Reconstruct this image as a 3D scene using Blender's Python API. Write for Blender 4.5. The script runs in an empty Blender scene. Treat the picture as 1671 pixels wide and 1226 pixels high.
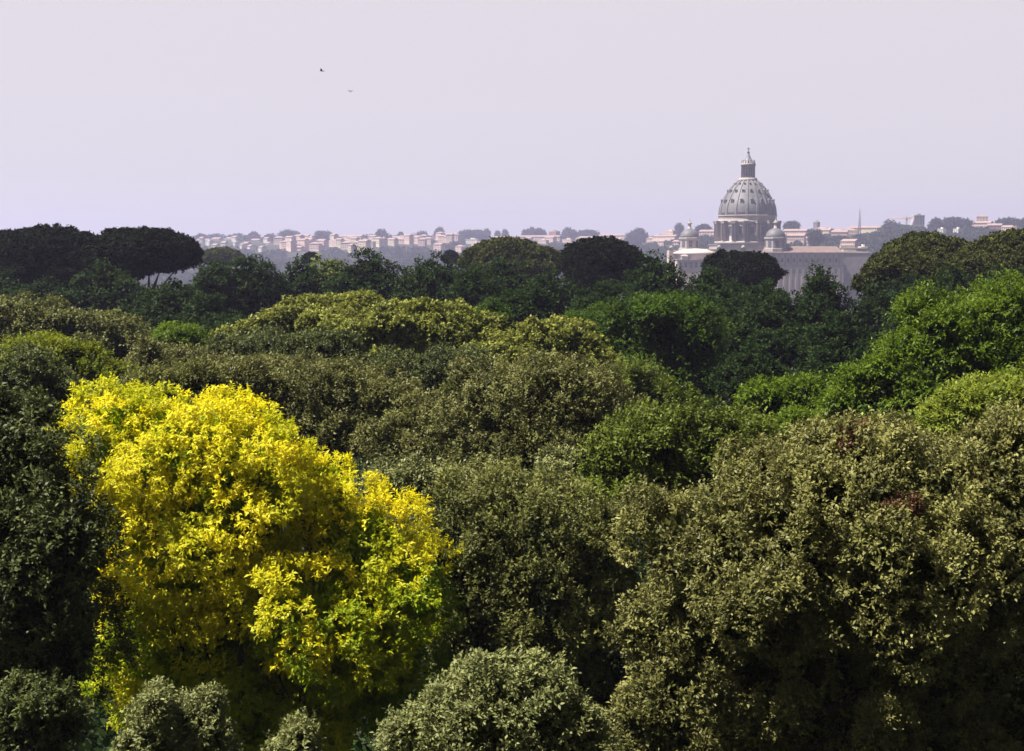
import bpy, bmesh, math, random
import numpy as np
from mathutils import Vector

# ------------------------------------------------------------------ scene, camera, sky, sun
scene = bpy.context.scene
COL = scene.collection
R = math.radians
EYE = 20.0                      # eye height over the near ground
FPX = 2296.0                    # focal length in photo pixels (photo 1671 wide)
HOR = 400.0                     # photo row of the eye-level horizon
PITCH = math.atan((613.0 - HOR) / FPX)

cam_d = bpy.data.cameras.new("camera")
cam_d.sensor_width = 36.0
cam_d.lens = 36.0 * FPX / 1671.0
cam_d.clip_start = 0.5
cam_d.clip_end = 20000.0
cam = bpy.data.objects.new("camera", cam_d)
COL.objects.link(cam)
cam.location = (0, 0, EYE)
cam.rotation_euler = (R(90) - PITCH, 0, 0)
scene.camera = cam

SUN_AZ, SUN_EL = -98.0, 60.0    # azimuth from the view direction (left is negative), elevation
world = bpy.data.worlds.new("World")
scene.world = world
world.use_nodes = True
wn, wl = world.node_tree.nodes, world.node_tree.links
wn.clear()
sky = wn.new("ShaderNodeTexSky")
sky.sky_type = 'NISHITA'
sky.sun_disc = False
sky.sun_elevation = R(SUN_EL)
sky.sun_rotation = R(SUN_AZ)
sky.altitude = 80
sky.air_density = 1.0
sky.dust_density = 4.0
sky.ozone_density = 1.0
hs = wn.new("ShaderNodeHueSaturation")
hs.inputs["Saturation"].default_value = 0.6
hs.inputs["Value"].default_value = 0.33
veil = wn.new("ShaderNodeMix")
veil.data_type = 'RGBA'
# the hazy veil is thickest low down and ahead of the camera, thin overhead
tcw = wn.new("ShaderNodeTexCoord")
sx = wn.new("ShaderNodeSeparateXYZ")
wl.new(tcw.outputs["Generated"], sx.inputs["Vector"])
elv = wn.new("ShaderNodeMapRange")
elv.interpolation_type = 'SMOOTHSTEP'
elv.inputs["From Min"].default_value = 0.16
elv.inputs["From Max"].default_value = 0.75
elv.inputs["To Min"].default_value = 0.92
elv.inputs["To Max"].default_value = 0.05
wl.new(sx.outputs["Z"], elv.inputs["Value"])
dt = wn.new("ShaderNodeVectorMath"); dt.operation = 'DOT_PRODUCT'
dt.inputs[1].default_value = (-0.30, 0.95, 0.0)
wl.new(tcw.outputs["Generated"], dt.inputs[0])
azm = wn.new("ShaderNodeMapRange")
azm.interpolation_type = 'SMOOTHSTEP'
azm.inputs["From Min"].default_value = -0.6
azm.inputs["From Max"].default_value = 0.7
azm.inputs["To Min"].default_value = 0.04  # sky dimmed behind the camera, to blacken the shade in the trees
azm.inputs["To Max"].default_value = 1.0
wl.new(dt.outputs["Value"], azm.inputs["Value"])
mul = wn.new("ShaderNodeMath"); mul.operation = 'MULTIPLY'
wl.new(elv.outputs["Result"], mul.inputs[0]); wl.new(azm.outputs["Result"], mul.inputs[1])
wl.new(mul.outputs[0], veil.inputs["Factor"])
veil.inputs["B"].default_value = (6.35, 6.03, 6.5, 1)
bg = wn.new("ShaderNodeBackground")
bg.inputs["Strength"].default_value = 0.05
wo = wn.new("ShaderNodeOutputWorld")
wl.new(sky.outputs["Color"], hs.inputs["Color"])
wl.new(hs.outputs["Color"], veil.inputs["A"])
wl.new(veil.outputs["Result"], bg.inputs["Color"])
wl.new(bg.outputs["Background"], wo.inputs["Surface"])

sun_d = bpy.data.lights.new("sun", 'SUN')
sun_d.energy = 5.0
sun_d.angle = R(0.53)
sun_d.color = (1.0, 0.95, 0.86)
sun = bpy.data.objects.new("sun", sun_d)
COL.objects.link(sun)
_az, _el = R(SUN_AZ), R(SUN_EL)
SUN_DIR = Vector((math.sin(_az) * math.cos(_el), math.cos(_az) * math.cos(_el), math.sin(_el)))
sun.rotation_euler = SUN_DIR.to_track_quat('Z', 'Y').to_euler()
sun.location = (0, 0, 200)

scene.view_settings.view_transform = 'Standard'
scene.view_settings.look = 'None'
scene.view_settings.exposure = 1.35
scene.view_settings.gamma = 1.0
scene.cycles.max_bounces = 5
scene.cycles.diffuse_bounces = 2
scene.cycles.glossy_bounces = 1
scene.cycles.transmission_bounces = 3
scene.cycles.volume_bounces = 0
scene.cycles.use_denoising = True
scene.cycles.sample_clamp_indirect = 3.0
scene.cycles.volume_step_rate = 4.0

# ------------------------------------------------------------------ helpers
cp, sp = math.cos(PITCH), math.sin(PITCH)


def at(px, py, Y):
    """world point that stands Y metres ahead and shows at photo pixel (px, py)"""
    u = (px - 835.5) / FPX
    v = (613.0 - py) / FPX
    ry = cp + v * sp
    rz = -sp + v * cp
    k = Y / ry
    return np.array((u * k, Y, EYE + rz * k))


def tag(o, label=None, cat=None, group=None, kind=None):
    if label: o["label"] = label
    if cat: o["category"] = cat
    if group: o["group"] = group
    if kind: o["kind"] = kind
    return o


def empty(name, loc, rz=0.0):
    o = bpy.data.objects.new(name, None)
    o.empty_display_size = 0.5
    o.location = loc
    o.rotation_euler = (0, 0, rz)
    COL.objects.link(o)
    return o


def link_mesh(name, me, mats, parent=None, loc=None):
    o = bpy.data.objects.new(name, me)
    for m in (mats if isinstance(mats, (list, tuple)) else [mats]):
        me.materials.append(m)
    COL.objects.link(o)
    if parent is not None:
        o.parent = parent
    if loc is not None:
        o.location = loc
    return o


def quads_mesh(name, V, F, smooth=False):
    me = bpy.data.meshes.new(name)
    V = np.asarray(V, np.float32)
    F = np.asarray(F, np.int32)
    n = len(F)
    me.vertices.add(len(V))
    me.vertices.foreach_set("co", V.ravel())
    me.loops.add(n * 4)
    me.loops.foreach_set("vertex_index", F.ravel())
    me.polygons.add(n)
    me.polygons.foreach_set("loop_start", np.arange(0, n * 4, 4, dtype=np.int32))
    me.polygons.foreach_set("loop_total", np.full(n, 4, np.int32))
    if smooth:
        me.polygons.foreach_set("use_smooth", np.ones(n, bool))
    me.update(calc_edges=True)
    return me


class MB:
    """collects plain shapes, builds ONE mesh object"""
    def __init__(self):
        self.v, self.f, self.sm = [], [], []

    def add(self, vs, fs, smooth=False):
        b = len(self.v)
        self.v += [tuple(map(float, p)) for p in vs]
        self.f += [tuple(b + i for i in f) for f in fs]
        self.sm += [smooth] * len(fs)
        return self

    def box(self, x0, x1, y0, y1, z0, z1):
        vs = [(x0, y0, z0), (x1, y0, z0), (x1, y1, z0), (x0, y1, z0), (x0, y0, z1), (x1, y0, z1), (x1, y1, z1), (x0, y1, z1)]
        return self.add(vs, [(0, 3, 2, 1), (4, 5, 6, 7), (0, 1, 5, 4), (1, 2, 6, 5), (2, 3, 7, 6), (3, 0, 4, 7)])

    def prism(self, pts, z0, z1):
        n = len(pts)
        vs = [(x, y, z0) for x, y in pts] + [(x, y, z1) for x, y in pts]
        fs = [tuple(range(n - 1, -1, -1)), tuple(range(n, 2 * n))]
        fs += [(i, (i + 1) % n, n + (i + 1) % n, n + i) for i in range(n)]
        return self.add(vs, fs)

    def lathe(self, prof, n=48, c=(0, 0), smooth=True):
        vs, fs = [], []
        for r, z in prof:
            for k in range(n):
                a = 2 * math.pi * k / n
                vs.append((c[0] + r * math.cos(a), c[1] + r * math.sin(a), z))
        for i in range(len(prof) - 1):
            for k in range(n):
                k2 = (k + 1) % n
                fs.append((i * n + k, i * n + k2, (i + 1) * n + k2, (i + 1) * n + k))
        fs.append(tuple(range(n - 1, -1, -1)))
        fs.append(tuple((len(prof) - 1) * n + k for k in range(n)))
        return self.add(vs, fs, smooth)

    def gable(self, x0, x1, y0, y1, z0, z1, axis='x', hip=0.0):
        if axis == 'x':
            ym = (y0 + y1) / 2
            vs = [(x0, y0, z0), (x1, y0, z0), (x1, y1, z0), (x0, y1, z0), (x0 + hip, ym, z1), (x1 - hip, ym, z1)]
            fs = [(0, 1, 5, 4), (2, 3, 4, 5), (1, 2, 5), (3, 0, 4), (0, 3, 2, 1)]
        else:
            xm = (x0 + x1) / 2
            vs = [(x0, y0, z0), (x1, y0, z0), (x1, y1, z0), (x0, y1, z0), (xm, y0 + hip, z1), (xm, y1 - hip, z1)]
            fs = [(0, 1, 4), (1, 2, 5, 4), (2, 3, 5), (3, 0, 4, 5), (0, 3, 2, 1)]
        return self.add(vs, fs)

    def tube(self, pts, rad, n=7):
        pts = [np.asarray(p, float) for p in pts]
        vs, fs = [], []
        for i, p in enumerate(pts):
            d = pts[min(i + 1, len(pts) - 1)] - pts[max(i - 1, 0)]
            d /= (np.linalg.norm(d) + 1e-9)
            ref = np.array((1.0, 0, 0)) if abs(d[2]) > 0.7 else np.array((0, 0, 1.0))
            a = np.cross(d, ref); a /= np.linalg.norm(a)
            b = np.cross(d, a)
            for k in range(n):
                t = 2 * math.pi * k / n
                vs.append(p + rad[i] * (math.cos(t) * a + math.sin(t) * b))
        for i in range(len(pts) - 1):
            for k in range(n):
                k2 = (k + 1) % n
                fs.append((i * n + k, i * n + k2, (i + 1) * n + k2, (i + 1) * n + k))
        fs.append(tuple(range(n)))
        fs.append(tuple((len(pts) - 1) * n + k for k in range(n - 1, -1, -1)))
        return self.add(vs, fs, True)

    def build(self, name, mat, parent=None, loc=None):
        me = bpy.data.meshes.new(name)
        me.from_pydata(self.v, [], self.f)
        me.polygons.foreach_set("use_smooth", self.sm)
        bm = bmesh.new(); bm.from_mesh(me)
        bmesh.ops.recalc_face_normals(bm, faces=bm.faces)
        bm.to_mesh(me); bm.free()
        me.update()
        return link_mesh(name, me, mat, parent, loc)


# ------------------------------------------------------------------ materials
def new_mat(name):
    m = bpy.data.materials.new(name)
    m.use_nodes = True
    m.node_tree.nodes.clear()
    return m, m.node_tree.nodes, m.node_tree.links


def leaf_mat(name, a, b, trans=0.35, tcol=None, rough=0.45, spec=0.4):
    """leaf colour runs from a to b by each leaf's own 'tint' value"""
    m, n, l = new_mat(name)
    att = n.new("ShaderNodeAttribute"); att.attribute_name = "tint"
    mx = n.new("ShaderNodeMix"); mx.data_type = 'RGBA'
    mx.inputs["A"].default_value = (*a, 1); mx.inputs["B"].default_value = (*b, 1)
    l.new(att.outputs["Fac"], mx.inputs["Factor"])
    p = n.new("ShaderNodeBsdfPrincipled")
    p.inputs["Roughness"].default_value = rough
    p.inputs["Specular IOR Level"].default_value = spec
    l.new(mx.outputs["Result"], p.inputs["Base Color"])
    t = n.new("ShaderNodeBsdfTranslucent")
    if tcol:
        tm = n.new("ShaderNodeMix"); tm.data_type = 'RGBA'; tm.blend_type = 'MULTIPLY'
        tm.inputs["Factor"].default_value = 1.0
        tm.inputs["B"].default_value = (*tcol, 1)
        l.new(mx.outputs["Result"], tm.inputs["A"])
        l.new(tm.outputs["Result"], t.inputs["Color"])
    else:
        l.new(mx.outputs["Result"], t.inputs["Color"])
    s = n.new("ShaderNodeMixShader"); s.inputs[0].default_value = trans
    l.new(p.outputs[0], s.inputs[1]); l.new(t.outputs[0], s.inputs[2])
    o = n.new("ShaderNodeOutputMaterial"); l.new(s.outputs[0], o.inputs["Surface"])
    return m


def noise_mat(name, a, b, scale=1.0, rough=0.8, detail=5.0, bump=0.0, stretch=None, c=None):
    m, n, l = new_mat(name)
    tc = n.new("ShaderNodeTexCoord")
    mp = n.new("ShaderNodeMapping")
    if stretch: mp.inputs["Scale"].default_value = stretch
    l.new(tc.outputs["Object"], mp.inputs["Vector"])
    nz = n.new("ShaderNodeTexNoise")
    nz.inputs["Scale"].default_value = scale
    nz.inputs["Detail"].default_value = detail
    l.new(mp.outputs["Vector"], nz.inputs["Vector"])
    cr = n.new("ShaderNodeValToRGB")
    cr.color_ramp.elements[0].position = 0.3; cr.color_ramp.elements[0].color = (*a, 1)
    cr.color_ramp.elements[1].position = 0.7; cr.color_ramp.elements[1].color = (*b, 1)
    if c:
        e = cr.color_ramp.elements.new(0.5); e.color = (*c, 1)
    l.new(nz.outputs["Fac"], cr.inputs["Fac"])
    p = n.new("ShaderNodeBsdfPrincipled")
    p.inputs["Roughness"].default_value = rough
    p.inputs["Specular IOR Level"].default_value = 0.25
    l.new(cr.outputs["Color"], p.inputs["Base Color"])
    if bump:
        bp = n.new("ShaderNodeBump"); bp.inputs["Strength"].default_value = bump
        l.new(nz.outputs["Fac"], bp.inputs["Height"]); l.new(bp.outputs["Normal"], p.inputs["Normal"])
    o = n.new("ShaderNodeOutputMaterial"); l.new(p.outputs[0], o.inputs["Surface"])
    return m


LM = {
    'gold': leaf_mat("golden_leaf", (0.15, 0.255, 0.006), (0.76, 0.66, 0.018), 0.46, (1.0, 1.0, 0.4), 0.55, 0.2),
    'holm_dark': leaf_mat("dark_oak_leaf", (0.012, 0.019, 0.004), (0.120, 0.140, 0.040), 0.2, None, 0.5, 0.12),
    'holm_pale': leaf_mat("flowering_oak_leaf", (0.022, 0.027, 0.004), (0.280, 0.268, 0.078), 0.25, None, 0.5, 0.2),
    'holm_grey': leaf_mat("silver_oak_leaf", (0.045, 0.052, 0.013), (0.265, 0.280, 0.100), 0.22, None, 0.5, 0.15),
    'holm_olive': leaf_mat("olive_oak_leaf", (0.022, 0.029, 0.005), (0.200, 0.205, 0.052), 0.25, None, 0.5, 0.15),
    'holm_brown': leaf_mat("brownish_oak_leaf", (0.022, 0.027, 0.005), (0.205, 0.205, 0.060), 0.25, None, 0.5, 0.15),
    'green_oak': leaf_mat("green_oak_leaf", (0.016, 0.030, 0.003), (0.170, 0.210, 0.026), 0.28, None, 0.5, 0.15),
    'blossom': leaf_mat("blossoming_leaf", (0.016, 0.026, 0.002), (0.285, 0.300, 0.050), 0.28, None, 0.5, 0.15),
    'bright': leaf_mat("fresh_green_leaf", (0.020, 0.048, 0.002), (0.140, 0.205, 0.012), 0.38, None, 0.5, 0.15),
    'lime': leaf_mat("light_green_leaf", (0.050, 0.078, 0.005), (0.25, 0.29, 0.034), 0.38, None, 0.5, 0.15),
    'emerald': leaf_mat("deep_green_leaf", (0.008, 0.022, 0.002), (0.075, 0.130, 0.010), 0.34, None, 0.5, 0.1),
    'broad': leaf_mat("dark_broad_leaf", (0.004, 0.011, 0.002), (0.032, 0.058, 0.011), 0.28, None, 0.55, 0.06),
    'pine': leaf_mat("shaded_pine_needle", (0.004, 0.007, 0.003), (0.014, 0.020, 0.007), 0.1, None, 0.7, 0.03),  # backlit pines: their shade is put into a near-black needle colour
    'pine_lit': leaf_mat("sunlit_pine_needle", (0.007, 0.011, 0.003), (0.085, 0.095, 0.022), 0.15, None, 0.7, 0.03),  # same needles with sunlight put into a lighter, olive colour
    'yellowgreen': leaf_mat("yellowish_leaf", (0.045, 0.075, 0.002), (0.215, 0.235, 0.010), 0.38, None, 0.5, 0.15),
    'far': leaf_mat("far_leaf", (0.014, 0.024, 0.012), (0.040, 0.055, 0.022), 0.15, None, 0.7, 0.05),
}
BARK = noise_mat("bark", (0.020, 0.015, 0.011), (0.065, 0.048, 0.035), 6.0, 0.9, 6, 0.4, (1, 1, 0.25))
PINE_BARK = noise_mat("pine_bark", (0.035, 0.020, 0.014), (0.11, 0.065, 0.045), 4.0, 0.9, 6, 0.4, (1, 1, 0.3))
GROUND = noise_mat("ground_grass", (0.012, 0.020, 0.006), (0.045, 0.045, 0.022), 0.05, 0.95, 8, 0.2, None, (0.022, 0.030, 0.010))
STONE = noise_mat("travertine", (0.235, 0.205, 0.195), (0.335, 0.295, 0.275), 0.12, 0.8, 8, 0, (1, 1, 0.6))
STONE_PALE = noise_mat("pale_travertine", (0.20, 0.178, 0.162), (0.29, 0.26, 0.235), 0.15, 0.8, 8)
STONE_WARM = noise_mat("warm_travertine", (0.38, 0.30, 0.27), (0.52, 0.425, 0.38), 0.1, 0.85, 8, 0, (1, 1, 0.5))
LEAD = noise_mat("lead_roof", (0.095, 0.092, 0.10), (0.145, 0.138, 0.14), 0.10, 0.55, 7, 0, (1, 1, 0.35))
LEAD_RIB = noise_mat("lead_rib", (0.115, 0.110, 0.115), (0.165, 0.155, 0.152), 0.10, 0.6, 7)
TILE_DULL = noise_mat("dull_tiles", (0.125, 0.085, 0.075), (0.19, 0.130, 0.112), 0.25, 0.85, 8)
LEAD_DARK = noise_mat("dark_lead", (0.11, 0.11, 0.13), (0.17, 0.17, 0.19), 0.4, 0.5)
TILE = noise_mat("terracotta_tiles", (0.30, 0.13, 0.08), (0.50, 0.26, 0.17), 0.3, 0.8, 8)
TILE_PALE = noise_mat("pale_terracotta_tiles", (0.21, 0.14, 0.125), (0.32, 0.225, 0.20), 0.3, 0.75, 8)
GLASS = noise_mat("dark_window", (0.07, 0.068, 0.085), (0.11, 0.108, 0.13), 0.5, 0.25)
BRONZE = noise_mat("bronze", (0.06, 0.055, 0.045), (0.11, 0.095, 0.07), 1.0, 0.4)
STEEL = noise_mat("painted_steel", (0.16, 0.16, 0.18), (0.24, 0.24, 0.26), 0.5, 0.5)
CRANE = noise_mat("faded_crane_paint", (0.45, 0.30, 0.20), (0.55, 0.38, 0.26), 0.5, 0.6)
PLASTER = {
    'pink': noise_mat("pink_plaster", (0.52, 0.37, 0.31), (0.66, 0.50, 0.43), 0.2, 0.85, 8),
    'cream': noise_mat("cream_plaster", (0.50, 0.41, 0.30), (0.64, 0.55, 0.42), 0.2, 0.85, 8),
    'white': noise_mat("white_plaster", (0.55, 0.52, 0.48), (0.70, 0.67, 0.63), 0.2, 0.85, 8),
    'brick': noise_mat("brick_plaster", (0.25, 0.12, 0.09), (0.36, 0.19, 0.14), 0.3, 0.85, 8),
    'grey': noise_mat("grey_plaster", (0.24, 0.21, 0.22), (0.34, 0.30, 0.31), 0.2, 0.85, 8),
}
FEATHER = noise_mat("dark_feather", (0.03, 0.03, 0.035), (0.07, 0.07, 0.08), 8.0, 0.7)
FEATHER_PALE = noise_mat("pale_feather", (0.07, 0.065, 0.07), (0.11, 0.10, 0.11), 8.0, 0.7)


# ------------------------------------------------------------------ ground
def sstep(a, b, t):
    t = np.clip((t - a) / (b - a), 0, 1)
    return t * t * (3 - 2 * t)


def ridge_y(u):
    return 3300 - 1000 * sstep(0.02, 0.2, u)


def far(D, px):
    u = (px - 835.5) / FPX
    return float(D * ridge_y(u) / (2650 - 350 * sstep(0.05, 0.3, u)))


def ground_z(x, y):
    x = np.asarray(x, float); y = np.asarray(y, float)
    z = 0.4 * np.sin(x * 0.05) * np.cos(y * 0.043)
    z = z - 42.0 * sstep(300, 720, y)
    u = x / np.maximum(y, 300.0)
    crest = 28.5 + 10.5 * sstep(0.10, 0.30, u) + 2.5 * np.sin(u * 55) + 1.5 * np.sin(u * 120 + 1)
    y0 = 1560 - 60 * sstep(0.05, 0.3, u)
    y1 = ridge_y(u)
    z = z + (crest + 42) * sstep(y0, y1, y) ** 0.9
    z = z - 60 * sstep(y1 + 300, 5000, y)
    return z


def build_ground():
    ys = np.concatenate([np.linspace(-50, 300, 36), np.linspace(320, 1500, 40), np.linspace(1525, 3500, 110), np.linspace(3550, 5100, 26)])
    xs = np.concatenate([np.linspace(-3500, -1100, 30), np.linspace(-1080, 1080, 150), np.linspace(1100, 3500, 30)])
    X, Y = np.meshgrid(xs, ys)
    Z = ground_z(X, Y)
    V = np.stack([X, Y, Z], -1).reshape(-1, 3)
    nx, ny = len(xs), len(ys)
    i = np.arange(ny - 1)[:, None] * nx + np.arange(nx - 1)[None]
    F = np.stack([i, i + 1, i + 1 + nx, i + nx], -1).reshape(-1, 4)
    o = link_mesh("ground", quads_mesh("ground", V, F, True), GROUND)
    tag(o, kind="structure")


build_ground()

# ------------------------------------------------------------------ haze (one closed box, the sky outside it)
def build_haze():
    m, n, l = new_mat("haze")
    v = n.new("ShaderNodeVolumePrincipled")
    v.inputs["Color"].default_value = (0.66, 0.65, 0.99, 1)
    v.inputs["Density"].default_value = 0.000165
    v.inputs["Anisotropy"].default_value = 0.25
    o = n.new("ShaderNodeOutputMaterial"); l.new(v.outputs[0], o.inputs["Volume"])
    zmin = -44.5
    h = MB().box(-3550, 3550, -60, 5150, zmin, 128).build("haze", m)
    tag(h, kind="stuff")


build_haze()

# ------------------------------------------------------------------ foliage
STY = {   # up: shoots rise, out: shoots point outwards, flat: leaves lie level, tw: shoot length in leaf lengths, tip: paler young tips,
          # sq: tall or flat boughs, sep: spacing of the boughs, nt: tufts on a bough
    'holm':  dict(up=0.9, out=0.6, flat=0.15, tw=2.2, per=7, asp=0.46, tip=0.3, sq=1.25, sep=1.32, nt=12),
    'broad': dict(up=0.35, out=0.8, flat=0.45, tw=1.6, per=6, asp=0.62, tip=0.2, sq=0.9, sep=1.25, nt=10),
    'spray': dict(up=0.05, out=1.0, flat=0.7, tw=2.4, per=8, asp=0.42, tip=0.25, sq=0.6, sep=1.05, nt=9),
    'gold':  dict(up=0.10, out=0.9, flat=0.45, tw=1.7, per=8, asp=0.42, tip=0.15, sq=0.8, sep=1.0, nt=11),
    'pine':  dict(up=0.8, out=0.5, flat=0.1, tw=0.8, per=8, asp=0.5, tip=0.2, sq=0.7, sep=0.85, nt=8),
    'tuft':  dict(up=1.0, out=0.4, flat=0.2, tw=1.1, per=7, asp=0.6, tip=0.45, sq=0.8, sep=1.25, nt=9),
}


def unit(a):
    return a / (np.linalg.norm(a, axis=-1, keepdims=True) + 1e-9)


def sphere_dirs(n, rng):
    return unit(rng.normal(size=(n, 3)))


def leaf_quads(P, D, N, L, asp):
    """pointed leaves: base P, axis D, normal N, length L"""
    S = unit(np.cross(N, D))
    N2 = np.cross(D, S)
    L = L[:, None]
    mid = P + D * L * 0.45
    w = L * asp * 0.5
    V = np.empty((len(P), 4, 3), np.float32)
    V[:, 0] = P
    V[:, 1] = mid + S * w + N2 * L * 0.06
    V[:, 2] = P + D * L - N2 * L * 0.08
    V[:, 3] = mid - S * w + N2 * L * 0.06
    return V.reshape(-1, 3)


def crown_mesh(name, lobes, sty, crad, leaf, dens, rng, low=0.35, inner=0.12, tbias=None):
    """lobes: (centre, radii) -> boughs on the lobes -> tufts on the boughs -> shoots -> leaves. Returns mesh and boughs"""
    s = STY[sty]
    LC = np.array([l[0] for l in lobes], float); LR = np.array([l[1] for l in lobes], float)
    C, RR, O, lob = [], [], [], []
    A = np.empty((0, 3))
    for i in range(len(LC)):
        c, r = LC[i], LR[i]
        R0 = min(crad, r.min() * 0.6)
        n = int(np.clip(9 * (r[0] * r[1] + r[0] * r[2] + r[1] * r[2]) / (R0 * R0), 30, 900))
        d = sphere_dirs(n, rng)
        rb = R0 * rng.uniform(0.7, 1.3, n)
        p = c + d * (r - rb[:, None] * rng.triangular(-0.1, 1.1, 1.5, n)[:, None])
        q = np.linalg.norm((p[:, None] - LC[None]) / LR[None], axis=2)
        q[:, i] = 9
        ok = (q.min(1) > 0.72) & ((d[:, 2] > -0.35) | (rng.random(n) < low))
        for j in np.nonzero(ok)[0]:
            if len(A) and ((A - p[j]) ** 2).sum(1).min() < (s['sep'] * rb[j] * 1.0) ** 2:
                continue
            A = np.vstack([A, p[j][None]])
            C.append(p[j]); RR.append(rb[j]); O.append(d[j] / r); lob.append(i)
    C = np.array(C); RR = np.array(RR); O = unit(np.array(O)); lob = np.array(lob)
    T = rng.random(len(C))
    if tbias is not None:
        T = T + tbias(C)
    # tufts on the outer and upper side of each bough
    nt = s['nt']
    ti = np.repeat(np.arange(len(C)), nt)
    td = sphere_dirs(len(ti), rng)
    face = unit(O[ti] + np.array([0, 0, 0.55]))
    bad = (td * face).sum(1) < -0.15
    td[bad] -= 2 * (td[bad] * face[bad]).sum(1)[:, None] * face[bad]
    tc = C[ti] + td * np.array([1, 1, s['sq']]) * (RR[ti] * rng.uniform(0.6, 0.85, len(ti)))[:, None]
    tr = RR[ti] * rng.uniform(0.28, 0.46, len(ti))
    per = s['per']
    npx = np.maximum(2, (dens * 4 * math.pi * tr ** 2 / (leaf * leaf * 0.3) / per).astype(int))
    tt_ = np.repeat(np.arange(len(ti)), npx)
    idx = ti[tt_]
    m = len(idx)
    d = sphere_dirs(m, rng)
    flip = (d * td[tt_]).sum(1) < -0.2
    d[flip] *= -1
    P = tc[tt_] + d * np.array([1, 1, s['sq']]) * (tr[tt_] * rng.uniform(0.3, 1.0, m) ** 0.6)[:, None]
    tdir = unit(d * 0.6 + td[tt_] * 0.5 + O[idx] * s['out'] * 0.6 + np.array([0, 0, s['up']]) + rng.normal(0, 0.3, (m, 3)))
    # leaves on shoots
    ii = np.repeat(np.arange(m), per)
    k = len(ii)
    t = np.tile(np.linspace(0.05, 1, per), m)
    tl = leaf * s['tw'] * rng.uniform(0.6, 1.4, m)
    base = P[ii] + tdir[ii] * (tl[ii] * t)[:, None]
    side = rng.normal(size=(k, 3))
    side -= (side * tdir[ii]).sum(1)[:, None] * tdir[ii]
    side = unit(side)
    ax = unit(tdir[ii] * 0.55 + side * (1.15 - 0.6 * t)[:, None] + np.array([0, 0, -0.12]))
    nrm = unit(rng.normal(size=(k, 3)) * 0.75 * (1 - s['flat']) + np.array([0, 0, 1.0]) * (0.35 + s['flat']) + tdir[ii] * 0.35 + O[idx][ii] * 0.25)
    L = leaf * rng.uniform(0.5, 1.4, k)
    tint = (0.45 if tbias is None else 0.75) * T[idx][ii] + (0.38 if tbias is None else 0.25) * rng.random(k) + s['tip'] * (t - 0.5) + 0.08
    V1 = leaf_quads(base, ax, nrm, L, s['asp'])
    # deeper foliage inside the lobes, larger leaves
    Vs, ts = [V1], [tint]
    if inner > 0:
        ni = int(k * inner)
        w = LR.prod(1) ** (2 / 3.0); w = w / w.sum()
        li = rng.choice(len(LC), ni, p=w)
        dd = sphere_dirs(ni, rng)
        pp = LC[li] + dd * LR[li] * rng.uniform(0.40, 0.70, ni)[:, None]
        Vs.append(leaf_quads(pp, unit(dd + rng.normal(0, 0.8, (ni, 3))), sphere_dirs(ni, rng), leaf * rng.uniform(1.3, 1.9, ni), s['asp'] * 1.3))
        ts.append(rng.random(ni) * 0.3)  # older inner leaves take only dark tints, adding shade between the boughs
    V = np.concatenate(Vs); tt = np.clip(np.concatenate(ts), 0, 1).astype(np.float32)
    F = np.arange(len(V), dtype=np.int32).reshape(-1, 4)
    me = quads_mesh(name, V, F)
    a = me.attributes.new("tint", 'FLOAT', 'FACE')
    a.data.foreach_set("value", tt)
    return me, C, lob


def bow(a, b, rng, sag=0.12, n=5):
    a = np.asarray(a, float); b = np.asarray(b, float)
    L = np.linalg.norm(b - a)
    off = rng.normal(0, sag * L * 0.5, 3)
    off[2] = -abs(off[2]) - sag * L * 0.4
    ts = np.linspace(0, 1, n)
    return [a + (b - a) * t + off * 4 * t * (1 - t) * 0.5 for t in ts]


def trunk_mesh(base, fork, lobes, C, lob, rng, r0, twig, mat, root, nbranch=90, pine=False):
    mb = MB()
    fork = np.asarray(fork); base = np.asarray(base)
    wob = rng.normal(0, 0.02 * np.linalg.norm(fork - base), (2, 3))
    pts = [base + (fork - base) * t for t in (0, 0.04, 0.35, 0.7, 1.0)]
    pts[2] = pts[2] + wob[0] * [1, 1, 0]; pts[3] = pts[3] + wob[1] * [1, 1, 0]
    mb.tube(pts, [r0 * 1.45, r0 * 1.08, r0 * 0.92, r0 * 0.8, r0 * 0.7], 9)
    tops = []
    for (c, r) in lobes:
        c = np.asarray(c, float); r = np.asarray(r, float)
        end = c + np.array([0, 0, 0.15 * r[2]]) if not pine else c - np.array([0, 0, 0.2 * r[2]])
        start = fork + (base - fork) * rng.uniform(0, 0.18)
        pl = bow(start, end, rng, 0.16 if not pine else 0.22, 6)
        mb.tube(pl, list(np.linspace(r0 * 0.5, r0 * 0.12, 6)), 6)
        tops.append(pl)
    if nbranch and len(C):
        pick = rng.permutation(len(C))[:nbranch]
        for j in pick:
            pl = tops[lob[j]] if lob[j] < len(tops) else min(tops, key=lambda q: np.linalg.norm(q[-1] - C[j]))
            a = pl[int(rng.integers(3, 6))]
            q = bow(a, C[j], rng, 0.1, 4)
            mb.tube(q, [r0 * 0.11, r0 * 0.08, r0 * 0.055, r0 * 0.03], 5)
    me = bpy.data.meshes.new("trunk")
    me.from_pydata(mb.v, [], mb.f)
    me.polygons.foreach_set("use_smooth", mb.sm)
    me.update()
    return link_mesh("trunk", me, mat, root)


SEED = [7]


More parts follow.
